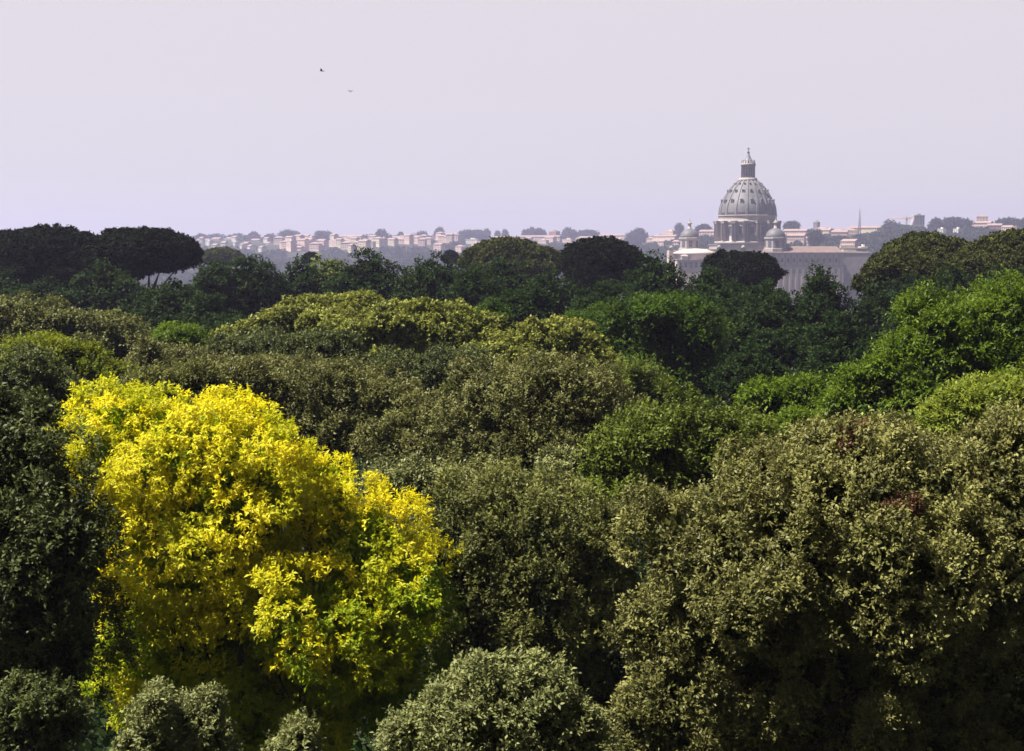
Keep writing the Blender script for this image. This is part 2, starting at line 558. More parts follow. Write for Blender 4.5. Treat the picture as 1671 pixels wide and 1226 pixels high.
def tree(name, label, leafkind, sty, D, lobes_px, crad=28, leaf=5.0, dens=0.35, group=None, fork=0.42, low=0.35,
         nbranch=60, r0=None, pine=False, inner=0.22, base_x=None, cat="tree", tbias=None, shoulders=True):
    """lobes_px: (px, py, rx, ry[, metres nearer(-)/farther(+)[, depth stretch]]) in photo pixels at distance D"""
    SEED[0] += 1
    rng = np.random.default_rng(SEED[0])
    k = D / FPX
    if not pine: crad *= 1.25
    W = []
    for lb in lobes_px:
        px, py, rx, ry = lb[:4]
        dy = lb[4] if len(lb) > 4 else 0.0
        ds = lb[5] if len(lb) > 5 else 1.0
        c = at(px, py, D + dy)
        W.append((c, np.array((rx * k, 0.5 * (rx + max(ry, rx * 0.8)) * k * ds, ry * k))))
    if shoulders and not pine and D < 120:                       # smaller shoulders break up the outline
        for c, r in list(W):
            for _ in range(3 if D < 60 else 2):
                d = sphere_dirs(1, rng)[0]
                d[2] = abs(d[2]) * 0.8 + 0.1
                d /= np.linalg.norm(d)
                f = rng.uniform(0.22, 0.40)
                W.append((c + d * r * rng.uniform(0.78, 0.98), r * f * np.array((1, 1, rng.uniform(0.9, 1.25)))))
    cx = np.average([w[0] for w in W], axis=0, weights=[w[1].prod() for w in W])
    top = max(w[0][2] + w[1][2] for w in W)
    bot = min(w[0][2] - w[1][2] for w in W)
    bx, by = (cx[0], cx[1]) if base_x is None else (at(base_x, HOR, D)[0], cx[1])
    gz = float(ground_z(bx, by))
    root = empty(name, (bx, by, gz))
    org = np.array((bx, by, gz))
    W = [(c - org, r) for c, r in W]
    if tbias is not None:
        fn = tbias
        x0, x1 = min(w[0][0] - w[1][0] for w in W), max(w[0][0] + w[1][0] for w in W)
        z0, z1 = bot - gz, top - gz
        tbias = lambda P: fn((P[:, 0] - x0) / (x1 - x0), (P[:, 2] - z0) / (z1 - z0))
    me, C, lob = crown_mesh("crown", W, sty, crad * k, leaf * k, dens, rng, low, inner, tbias)
    H = top - gz
    fz = max(0.2 * H, (bot - gz) + fork * (top - bot)) if not pine else max(0.2 * H, (bot - gz) - 0.35 * (top - bot))
    fk = (cx - org) * np.array([1, 1, 0]) * 0.7 + np.array([0, 0, fz])
    trunk_mesh((0, 0, -0.1), fk, W[:len(lobes_px)], C, lob, rng, r0 or 0.022 * H, leaf * k, PINE_BARK if pine else BARK, root, nbranch, pine)
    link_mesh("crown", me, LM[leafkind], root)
    tag(root, label, cat, group)
    return root


def auto_lobes(cx, top, w, h, rng, n=7, flat=False):
    """lobes filling a rounded (or umbrella) outline cx +- w/2, from row top down h"""
    out = []
    cy = top + h * 0.55
    if flat:
        out.append((cx, top + h * 0.55, w * 0.40, h * 0.42, 0))
        for i in range(n):
            a = 2 * math.pi * (i + rng.uniform(-0.25, 0.25)) / n
            rr = rng.uniform(0.15, 0.21) * w
            ox = (w / 2 - rr) * math.cos(a) * rng.uniform(0.88, 1.0)
            e = abs(ox) / (w / 2)
            out.append((cx + ox, top + h * (0.44 + 0.22 * e ** 2) + rng.uniform(-.04, .04) * h, rr, h * 0.34, ('d', (w / 2 - rr) * math.sin(a))))
    else:
        out.append((cx, cy + h * 0.03, w * 0.33, h * 0.40, 0))
        for i in range(n):
            a = 2 * math.pi * (i + rng.uniform(-0.3, 0.3)) / n
            el = rng.uniform(-0.25, 0.75)
            rr = rng.uniform(0.17, 0.27)
            ox = math.cos(a) * math.cos(el) * (0.5 - rr) * w
            oz = math.sin(el) * (0.5 - rr) * h
            out.append((cx + ox, cy - oz, rr * w, rr * h * 1.05, ('d', math.sin(a) * math.cos(el) * (0.5 - rr) * w)))
        out.append((cx + rng.uniform(-.1, .1) * w, top + 0.24 * h, 0.22 * w, 0.24 * h, 0))
    return out


def auto_tree(name, label, leafkind, sty, D, cx, top, w, h, n=7, flat=False, **kw):
    rng = np.random.default_rng(int(cx * 13 + top * 7 + D))
    lbs = auto_lobes(cx, top, w, h, rng, n, flat)
    k = D / FPX
    lbs = [(a, b, c, d, (e[1] * k if isinstance(e, tuple) else e)) for a, b, c, d, e in lbs]
    return tree(name, label, leafkind, sty, D, lbs, **kw)


#@@TREES
# ---------------- nearest trees
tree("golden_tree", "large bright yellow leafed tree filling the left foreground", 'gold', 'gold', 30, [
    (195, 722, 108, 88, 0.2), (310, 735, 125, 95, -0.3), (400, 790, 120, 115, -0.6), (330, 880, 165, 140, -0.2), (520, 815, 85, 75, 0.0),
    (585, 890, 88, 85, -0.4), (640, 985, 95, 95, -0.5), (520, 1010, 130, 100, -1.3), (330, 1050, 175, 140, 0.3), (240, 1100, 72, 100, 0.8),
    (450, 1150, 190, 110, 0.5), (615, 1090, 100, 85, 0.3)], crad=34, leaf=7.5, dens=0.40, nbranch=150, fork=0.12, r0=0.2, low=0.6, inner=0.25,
    shoulders=False, tbias=lambda u, v: -0.85 * np.clip((0.66 - v) / 0.5, 0, 1) - 0.6 * np.clip((u - 0.72) / 0.25, 0, 1) * np.clip((0.75 - v) / 0.2, 0, 1) + 0.25)  # greener growth low and right, with part of the shade mixed into it
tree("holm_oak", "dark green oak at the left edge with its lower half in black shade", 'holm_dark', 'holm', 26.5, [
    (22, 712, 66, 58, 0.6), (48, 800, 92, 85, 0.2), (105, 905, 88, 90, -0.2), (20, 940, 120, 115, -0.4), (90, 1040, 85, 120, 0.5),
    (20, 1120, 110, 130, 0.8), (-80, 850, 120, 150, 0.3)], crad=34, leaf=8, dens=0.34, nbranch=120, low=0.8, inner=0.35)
flowering = tree("holm_oak", "big pale brownish flowering oak filling the lower right corner", 'holm_pale', 'holm', 25, [
    (1420, 800, 185, 88, -0.5), (1255, 842, 120, 88, -0.3), (1590, 795, 130, 88, -0.3), (1690, 790, 110, 80, 0.2), (1120, 890, 100, 75, -0.2), (1245, 950, 140, 100, -0.9),
    (1440, 930, 165, 110, -1.2), (1620, 940, 130, 120, -1.0), (1115, 1040, 95, 100, 0.0), (1280, 1080, 140, 110, 0.2), (1480, 1090, 160, 110, 0.8),
    (1090, 1170, 85, 90, 0.2), (1650, 1130, 110, 120, 0.8), (1300, 1210, 150, 100, 0.9), (1760, 900, 130, 160, 0), (1440, 1200, 170, 110, 0.4), (1630, 1240, 120, 100, 0.8), (1190, 1260, 120, 80, 0.3), (1050, 1230, 60, 90, 0.4), (1446, 1178, 26, 26, -1.7), (1470, 1205, 20, 18, -1.6), (1425, 1212, 18, 16, -1.8), (1300, 1160, 24, 20, -1.2)],
    crad=42, leaf=7, dens=0.42, nbranch=220, r0=0.3, low=0.9, inner=0.3)
_k = 25 / FPX
_o = np.array(flowering.location)
_lb = [(at(px, py, 25 + dy) - _o, np.array((rx * _k, rx * _k, ry * _k))) for px, py, rx, ry, dy in
       ((1390, 722, 13, 9, -0.7), (1480, 828, 10, 5, -2.0), (1372, 738, 8, 6, -1.0), (1458, 838, 8, 5, -2.0), (1405, 708, 6, 5, -0.6))]
tag(link_mesh("dead_sprig", crown_mesh("dead_sprig", _lb, 'holm', 8 * _k, 6.0 * _k, 0.22, np.random.default_rng(3), 0.8, 0)[0],
              leaf_mat("dead_leaf", (0.055, 0.028, 0.013), (0.24, 0.135, 0.075), 0.2, None, 0.6, 0.1), flowering), "withered reddish brown sprigs")
tree("holm_oak", "silvery grey green rounded treetop at the bottom centre", 'holm_grey', 'holm', 19, [
    (800, 1160, 105, 66, 0), (705, 1205, 58, 48, 0.1), (876, 1168, 64, 66, 0.2), (800, 1250, 150, 70, 0.2), (925, 1210, 50, 52, 0.1), (655, 1225, 42, 40, 0.1), (780, 1120, 40, 36, 0.1), (850, 1110, 34, 36, 0.1)], crad=19, leaf=8, dens=0.4, nbranch=60, fork=0.1)
tree("holm_oak", "grey olive oak between the yellow tree and the flowering oak", 'holm_olive', 'holm', 33, [
    (850, 875, 150, 92, 0), (765, 900, 95, 85, -0.3), (930, 900, 100, 100, 0.1), (850, 980, 165, 110, -0.4), (820, 1070, 115, 85, 0),
    (960, 1010, 80, 110, 0.2), (735, 1010, 70, 95, 0.4), (900, 1130, 120, 80, 0.4), (1005, 1080, 85, 120, 0.6), (970, 1190, 90, 90, 0.4)], crad=30, leaf=6.5, dens=0.36, nbranch=130)
tree("young_oak", "small dark green treetop in the bottom left corner", 'holm_dark', 'holm', 22, [
    (42, 1165, 58, 48, 0), (85, 1190, 45, 40, 0.2), (20, 1240, 70, 60, 0.2)], crad=26, leaf=8, dens=0.3, nbranch=40)
tree("young_oak", "slender pale olive treetop below the yellow tree", 'holm_grey', 'holm', 20, [
    (252, 1190, 32, 55, 0), (238, 1240, 36, 40, 0.1)], crad=14, leaf=7, dens=0.4, nbranch=40)
tree("young_oak", "wider pale olive treetop under the yellow tree, right of the slender one", 'holm_grey', 'holm', 20.4, [
    (322, 1185, 42, 48, 0), (345, 1235, 36, 44, 0.1), (300, 1235, 36, 40, -.1)], crad=14, leaf=7, dens=0.4, nbranch=40)
tree("young_oak", "tiny grey green treetop just left of the silvery bottom one", 'holm_grey', 'holm', 19.6, [
    (487, 1212, 26, 24, 0), (475, 1245, 36, 32, 0.1)], crad=20, leaf=7, dens=0.35, nbranch=20)
# ---------------- second rank
tree("green_oak", "fresh green oak behind the flowering oak, right of the centre", 'green_oak', 'holm', 38, [
    (1045, 755, 85, 70, 0), (1130, 715, 95, 52, 0.3), (1210, 722, 62, 46, 0.4), (1060, 825, 110, 60, -0.3), (985, 775, 48, 55, 0.0), (1150, 780, 80, 50, 0.2)],
    crad=24, leaf=6.5, dens=0.36, nbranch=90)
tree("blue_oak", "small bluish green treetop tucked between two olive oaks", 'holm_grey', 'holm', 40, [
    (905, 790, 48, 45, 0), (700, 800, 45, 40, 0.5), (640, 800, 40, 35, 0.8), (780, 810, 70, 35, .5)], crad=20, leaf=6, dens=0.34, nbranch=40)
tree("holm_oak", "rounded brown olive oak in the centre of the picture", 'holm_brown', 'holm', 48, [
    (870, 672, 135, 72, -0.3), (795, 690, 105, 75, 0), (955, 680, 82, 65, 0), (870, 735, 155, 60, -0.6), (1005, 695, 52, 45, 0.4), (680, 730, 85, 60, 0.4)],
    crad=22, leaf=5.2, dens=0.36, nbranch=110)
tree("holm_oak", "long low brown olive oak above the yellow tree", 'holm_brown', 'holm', 52, [
    (450, 638, 135, 42, 0), (575, 660, 100, 52, -0.4), (640, 690, 75, 60, -0.5), (345, 622, 62, 32, 0.3), (520, 715, 120, 60, -0.6), (400, 680, 110, 50, 0)],
    crad=19, leaf=5.0, dens=0.36, nbranch=100)
tree("bright_tree", "light yellow green tree at the right edge above the flowering oak", 'lime', 'spray', 36, [
    (1600, 672, 80, 46, 0), (1675, 655, 70, 42, 0.3), (1545, 705, 52, 32, -0.2), (1650, 710, 100, 50, -0.2)], crad=24, leaf=7, dens=0.34, nbranch=60)
tree("bright_tree", "low fresh green tree in front of the black shaded gap", 'bright', 'spray', 56, [
    (1255, 655, 45, 33, 0), (1325, 660, 58, 36, 0.2), (1300, 695, 80, 32, -0.3)], crad=18, leaf=5.5, dens=0.36, nbranch=50)
tree("bright_tree", "tall fresh green tree rising along the right edge", 'bright', 'spray', 52, [
    (1645, 525, 70, 62, 0.2), (1562, 545, 80, 62, 0), (1500, 595, 80, 52, -0.3), (1610, 620, 100, 60, -0.6), (1440, 632, 62, 42, -0.3), (1700, 600, 90, 90, 0),
    (1390, 662, 50, 30, -.3), (1520, 660, 110, 40, -0.5)],
    crad=22, leaf=6.0, dens=0.34, nbranch=100)
tree("deep_green_tree", "saturated deep green tree right of the blossoming treetops", 'emerald', 'spray', 92, [
    (1045, 525, 85, 38, 0), (1110, 545, 72, 52, -0.3), (995, 565, 65, 45, -0.2), (1130, 620, 72, 62, -0.8), (1055, 620, 85, 60, -0.6), (950, 535, 35, 18, 2)],
    crad=18, leaf=5, dens=0.4, nbranch=70)
tree("blossoming_tree", "left blossoming olive umbrella crown of three, highest at its left", 'blossom', 'tuft', 88, [
    (545, 515, 105, 30, 0), (480, 525, 60, 28, -0.3), (600, 525, 50, 28, 0.2), (420, 550, 62, 25, 0)], crad=13, leaf=4.6, dens=0.45, nbranch=60, low=0.2)
tree("blossoming_tree", "middle blossoming olive crown, the widest and lightest of three", 'blossom', 'tuft', 82, [
    (690, 540, 105, 42, 0), (590, 545, 85, 40, -0.3), (760, 555, 62, 42, 0.1), (670, 590, 100, 40, -0.7), (620, 590, 80, 35, -.5)], crad=13, leaf=4.8, dens=0.45, nbranch=70, low=0.2)
tree("blossoming_tree", "right blossoming olive crown sloping down towards the deep green tree", 'blossom', 'tuft', 78, [
    (890, 558, 80, 36, 0), (850, 588, 80, 40, -0.4), (950, 598, 64, 44, 0), (900, 625, 90, 34, -0.7), (800, 600, 50, 40, 0), (985, 625, 34, 32, 0.2)], crad=13, leaf=4.8, dens=0.45, nbranch=60, low=0.2)
tree("shrubby_tree", "green brown low tree right below the blossoming crowns", 'green_oak', 'holm', 68, [
    (1035, 625, 45, 32, 0), (1000, 650, 60, 30, 0), (1070, 650, 30, 30, 0)], crad=14, leaf=4.5, dens=0.34, nbranch=30)
tree("shrubby_tree", "dark brown green tree under the middle blossoming crown", 'holm_dark', 'holm', 70, [
    (740, 610, 70, 32, 0), (690, 625, 50, 28, 0.2), (630, 615, 60, 25, 0.3), (800, 640, 60, 30, 0.4)], crad=14, leaf=4.5, dens=0.36, nbranch=30)
tree("shrubby_tree", "dull green tree below the left blossoming crown", 'holm_dark', 'holm', 72, [
    (440, 580, 70, 28, 0), (530, 580, 60, 25, 0.2), (375, 580, 40, 22, 0.2), (480, 600, 90, 20, -.2)], crad=14, leaf=4.5, dens=0.36, nbranch=30)
# ---------------- left middle
tree("holm_oak", "wide olive oak with rounded top at the left edge", 'holm_olive', 'broad', 88, [
    (40, 525, 80, 32, 0), (130, 540, 75, 35, -0.2), (190, 565, 70, 40, -0.3), (80, 580, 120, 45, -0.5), (240, 600, 50, 45, 0), (-40, 550, 60, 50, 0)],
    crad=16, leaf=4.4, dens=0.38, nbranch=60)
tree("yellowish_tree", "yellow green tree at the left edge above the dark oak", 'yellowgreen', 'spray', 60, [
    (50, 580, 55, 28, 0), (110, 590, 48, 32, -0.2), (150, 620, 45, 32, -0.4), (90, 630, 80, 40, -0.2)], crad=16, leaf=5.0, dens=0.36, nbranch=50)
tree("shrubby_tree", "blackish green shrubby tree at the left edge before the yellow green one", 'holm_dark', 'holm', 46, [
    (40, 620, 55, 42, 0), (80, 650, 50, 35, 0.2), (10, 660, 60, 40, 0)], crad=18, leaf=5.5, dens=0.34, nbranch=40)
tree("shrubby_tree", "brown dark tree between the wide olive oak and the bright sprig", 'holm_brown', 'holm', 66, [
    (250, 610, 45, 42, 0), (300, 610, 40, 35, 0.2), (220, 650, 60, 35, 0)], crad=15, leaf=4.8, dens=0.34, nbranch=40)
tree("bright_tree", "small bright green treetop left of the blossoming crowns", 'bright', 'spray', 74, [
    (298, 558, 38, 22, 0), (328, 578, 28, 24, 0.2), (280, 588, 42, 24, .2)], crad=12, leaf=4.8, dens=0.36, nbranch=30)
tree("shrubby_tree", "olive sprigged shrub showing above the yellow tree", 'holm_olive', 'holm', 44, [
    (250, 640, 40, 28, 0), (210, 660, 50, 30, .3), (330, 625, 40, 25, .4)], crad=16, leaf=5.2, dens=0.36, nbranch=40)
# ---------------- far dark belt
for a in [
    ("dark_tree", "dark green rounded tree in front of the left stone pines", 'broad', 140, 180, 432, 130, 120, 7),
    ("dark_tree", "dark green tree low at the far left before the stone pines", 'broad', 135, 70, 462, 140, 80, 7),
    ("dark_tree", "dark green tree beneath the right limb of the left stone pines", 'broad', 130, 285, 452, 130, 110, 7),
    ("dark_tree", "dark tree left of the ridge view with a narrow rounded top", 'broad', 150, 345, 425, 100, 130, 7),
    ("dark_tree", "dark tree with two humps beside the narrow topped one", 'broad', 152, 410, 416, 110, 130, 8),
    ("dark_tree", "mid green dark tree below the pink apartment blocks", 'broad', 160, 480, 426, 90, 100, 7),
    ("pale_green_tree", "lighter green treetop standing under the pink apartment blocks", 'green_oak', 175, 540, 421, 90, 90, 7),
    ("dark_tree", "broad dark green tree behind the left blossoming crown", 'broad', 150, 600, 414, 140, 130, 8),
    ("dark_tree", "dark green tree behind the middle blossoming crown", 'broad', 146, 700, 418, 130, 120, 8),
    ("dark_tree", "dark tree standing before the olive topped pine", 'broad', 138, 775, 436, 100, 110, 7),
    ("dark_tree", "green tree between the olive topped pine and the black domed pine", 'broad', 132, 880, 444, 150, 120, 8),
    ("dark_tree", "dark green tree right below the black domed pine", 'broad', 126, 990, 462, 130, 90, 7),
    ("dark_tree", "tall green tree left of the basilica's lower walls", 'broad', 140, 1068, 412, 100, 130, 7),
    ("dark_tree", "dark tree under the small pine that hides the basilica base", 'broad', 130, 1160, 448, 150, 110, 8),
    ("dark_tree", "dull green tree below the long basilica wall", 'broad', 124, 1255, 462, 130, 100, 8),
    ("dark_tree", "dark bushy tree with spiky top in front of the palace wall", 'broad', 128, 1340, 440, 76, 130, 8),
    ("dark_tree", "very dark tree leaning against the right stone pine", 'broad', 126, 1435, 462, 110, 130, 8),
    ("dark_tree", "dark green tree below the right stone pines", 'broad', 118, 1520, 470, 150, 130, 8),
    ("dark_tree", "blackish tree standing over the shaded gap right of the centre", 'broad', 108, 1250, 505, 170, 130, 9),
    ("dark_tree", "dark green tree right of the shaded gap", 'broad', 104, 1370, 520, 140, 130, 8),
    ("dark_tree", "dim green tree behind the saturated deep green one", 'broad', 115, 1130, 480, 150, 100, 8),
    ("dark_tree", "dark green tree between belt and left blossoming crown", 'broad', 118, 340, 490, 130, 100, 8),
    ("dark_tree", "dark tree low behind the wide olive oak on the left", 'broad', 116, 240, 495, 130, 100, 8),
    ("dark_tree", "dark green tree behind the right blossoming crown", 'broad', 110, 830, 480, 130, 100, 8),
    ("fresh_green_tree", "medium green treetop peeking over the blossoming crowns", 'emerald', 100, 800, 495, 70, 70, 6),
    ("dark_tree", "dark low tree above the small bright treetop", 'broad', 100, 390, 520, 130, 80, 8),
    ("dark_tree", "shaded dark tree below the blackish one by the gap", 'broad', 86, 1230, 575, 130, 110, 8),
    ("dark_tree", "shaded dark tree behind the low fresh green one", 'broad', 84, 1350, 590, 130, 100, 8),
    ("dark_tree", "dark tree wedged between deep green tree and brown oak", 'broad', 64, 1140, 655, 120, 80, 8),
    ("dark_tree", "dark tree under the lit olive crowned pine", 'broad', 130, 1560, 438, 120, 110, 8),
    ("dark_tree", "dark tree under the pine that leaves the right edge", 'broad', 128, 1655, 440, 130, 110, 8),
    ("dark_tree", "black green tree under the left end of the right stone pines", 'broad', 134, 1480, 448, 110, 100, 8),
    ("dark_tree", "dark green tree cut by the left edge below the huge pine", 'broad', 140, 5, 452, 110, 90, 8),
    ("dark_tree", "dark green tree under the olive topped pine", 'broad', 165, 815, 425, 130, 110, 8),
    ("dark_tree", "dark treetop at the right edge behind the tall fresh green tree", 'broad', 100, 1640, 465, 130, 110, 8),
]:
    nm, lab, lk, D, cx, top, w, h, n = a
    auto_tree(nm, lab, lk, 'broad', D, cx, top, w, h, n, crad=13, leaf=4.2, dens=0.40, nbranch=25, group="broadleaf trees of the dark belt")
# ---------------- trees that carry the wood on past both sides of the picture
rngs = random.Random(4)
sources = [o for o in COL.objects if o.name.split('.')[0] in ("dark_tree",)][:6]
for side, lab in ((-1, "dark broadleaf tree standing beyond the left edge of the picture"), (1, "dark broadleaf tree standing beyond the right edge of the picture")):
    for i in range(11):
        Y = 26 + 13 * i + rngs.uniform(-4, 4)
        X = side * (Y * 0.364 * 1.06 + rngs.uniform(9, 13))
        src = rngs.choice(sources)
        o = src.copy(); COL.objects.link(o)
        for ch in list(src.children):
            c = ch.copy(); COL.objects.link(c); c.parent = o
        o.location = (X, Y, float(ground_z(X, Y)))
        sc = rngs.uniform(0.78, 0.92)
        if side < 0 and i < 4:
            sc = 0.66
            o.location.x -= 6
        o.scale = (sc * 1.3, sc * 1.3, sc)
        o.rotation_euler = (0, 0, rngs.uniform(0, 6.28))
        tag(o, lab, "tree", "trees beyond the picture's edges")
# ---------------- stone pines
PG = "umbrella stone pines"
PK = dict(pine=True, group=PG, inner=0.5, low=1.0, fork=0.2)
tree("stone_pine", "huge black umbrella pine at the far left edge", 'pine', 'pine', 172, [
    (75, 425, 105, 42, 0), (85, 402, 68, 28, 0, 1.3), (15, 412, 62, 32, 0), (140, 418, 45, 35, 2), (20, 448, 80, 24, -3), (110, 446, 60, 24, -3), (-60, 418, 60, 38, 0), (50, 395, 40, 18, 0)],
    crad=10, leaf=4.5, dens=0.5, nbranch=0, r0=0.42, base_x=75, **PK)
tree("stone_pine", "black umbrella pine with bare spreading limbs, right of the huge one", 'pine', 'pine', 170, [
    (235, 408, 80, 28, 0, 1.2), (195, 402, 45, 24, -1), (272, 410, 46, 27, 0), (300, 418, 24, 19, 0.5), (240, 396, 55, 18, 0), (180, 425, 42, 34, -2), (215, 418, 60, 24, -3), (165, 440, 30, 26, 0), (262, 430, 32, 12, 0), (208, 440, 36, 16, -1)],
    crad=9, leaf=4.5, dens=0.5, nbranch=0, r0=0.36, base_x=243, **PK)
tree("stone_pine", "olive topped umbrella pine left of the black domed one", 'pine_lit', 'pine', 230, [
    (830, 420, 62, 26, 0, 1.2), (785, 428, 32, 22, 0), (875, 424, 38, 20, 0), (825, 408, 40, 16, 0), (840, 440, 70, 22, -2), (900, 428, 24, 14, 1)],
    crad=8, leaf=4, dens=0.55, nbranch=0, r0=.4, **PK)
tree("stone_pine", "black domed pine standing just left of the basilica", 'pine', 'pine', 190, [
    (980, 425, 58, 32, 0, 1.2), (945, 428, 30, 26, 0), (1015, 424, 32, 24, 0), (980, 410, 44, 17, 0), (980, 450, 55, 32, -1)],
    crad=8, leaf=4.2, dens=0.55, nbranch=0, r0=.42, **PK)
tree("stone_pine", "low black pine hiding the foot of the basilica", 'pine', 'pine', 200, [
    (1210, 441, 54, 23, 0, 1.2), (1170, 431, 20, 15, 0), (1188, 427, 28, 14, 0), (1225, 431, 36, 15, 0), (1250, 447, 22, 18, 0), (1205, 454, 58, 20, -1)],
    crad=7, leaf=4.2, dens=0.55, nbranch=0, r0=.4, **PK)
tree("stone_pine", "lit olive crowned pine right of the palace wall", 'pine_lit', 'pine', 160, [
    (1510, 412, 62, 25, 0, 1.2), (1470, 420, 34, 20, 0), (1545, 412, 38, 20, 0), (1505, 400, 42, 14, 0), (1500, 432, 75, 26, -2), (1580, 425, 36, 24, 0)],
    crad=8, leaf=4.4, dens=0.5, nbranch=0, r0=.4, **PK)
tree("stone_pine", "olive pine spreading off the right edge below the ridge", 'pine_lit', 'pine', 150, [
    (1665, 415, 75, 32, 0), (1620, 412, 36, 20, 0), (1660, 398, 50, 18, 0), (1600, 430, 40, 24, 0), (1700, 410, 60, 34, 0), (1640, 440, 90, 30, -2)],
    crad=9, leaf=4.6, dens=0.5, nbranch=0, r0=.4, **PK)
tree("stone_pine", "lower olive pine bough sloping down towards the palace wall", 'pine_lit', 'pine', 146, [
    (1465, 438, 40, 18, 0), (1440, 446, 30, 18, 0), (1490, 448, 50, 26, 0), (1420, 462, 24, 18, 0.5), (1530, 455, 50, 26, 0)],
    crad=8, leaf=4.6, dens=0.5, nbranch=0, r0=.35, **PK)
tree("stone_pine", "distant grey olive pine right of the black umbrella pines", 'pine_lit', 'pine', 420, [
    (362, 420, 30, 10, 0), (345, 420, 18, 8, 0), (380, 422, 16, 8, 0), (360, 414, 20, 6, 0)], crad=4, leaf=3.4, dens=0.55, nbranch=0, r0=.4, **PK)
tree("stone_pine", "tiny dark pine standing alone below the pink houses", 'pine', 'pine', 330, [
    (507, 420, 9, 5, 0), (501, 422, 6, 4, 0), (513, 421, 6, 4, 0)], crad=2.5, leaf=3, dens=0.6, nbranch=0, r0=.3, **PK)
tree("stone_pine", "tiny dark pine to the left of the olive topped one", 'pine', 'pine', 340, [
    (736, 416, 7, 5, 0), (731, 422, 8, 5, 0), (741, 423, 8, 5, 0)], crad=2.5, leaf=3, dens=0.6, nbranch=0, r0=.3, **PK)
#@@BASILICA
# ------------------------------------------------------------------ basilica
BD = 1420.0
BK = BD / FPX


def zz(py):
    return EYE + (HOR - py) * BK


def bx(px):
    return (px - 1219) * BK


def ring(n, r, off=0.0):
    return [(r * math.cos(2 * math.pi * (k + off) / n), r * math.sin(2 * math.pi * (k + off) / n), 2 * math.pi * (k + off) / n) for k in range(n)]


def copy_at(src, parent, loc, rz):
    c = src.copy(); COL.objects.link(c); c.parent = parent
    c.location = loc; c.rotation_euler = (0, 0, rz)
    return c


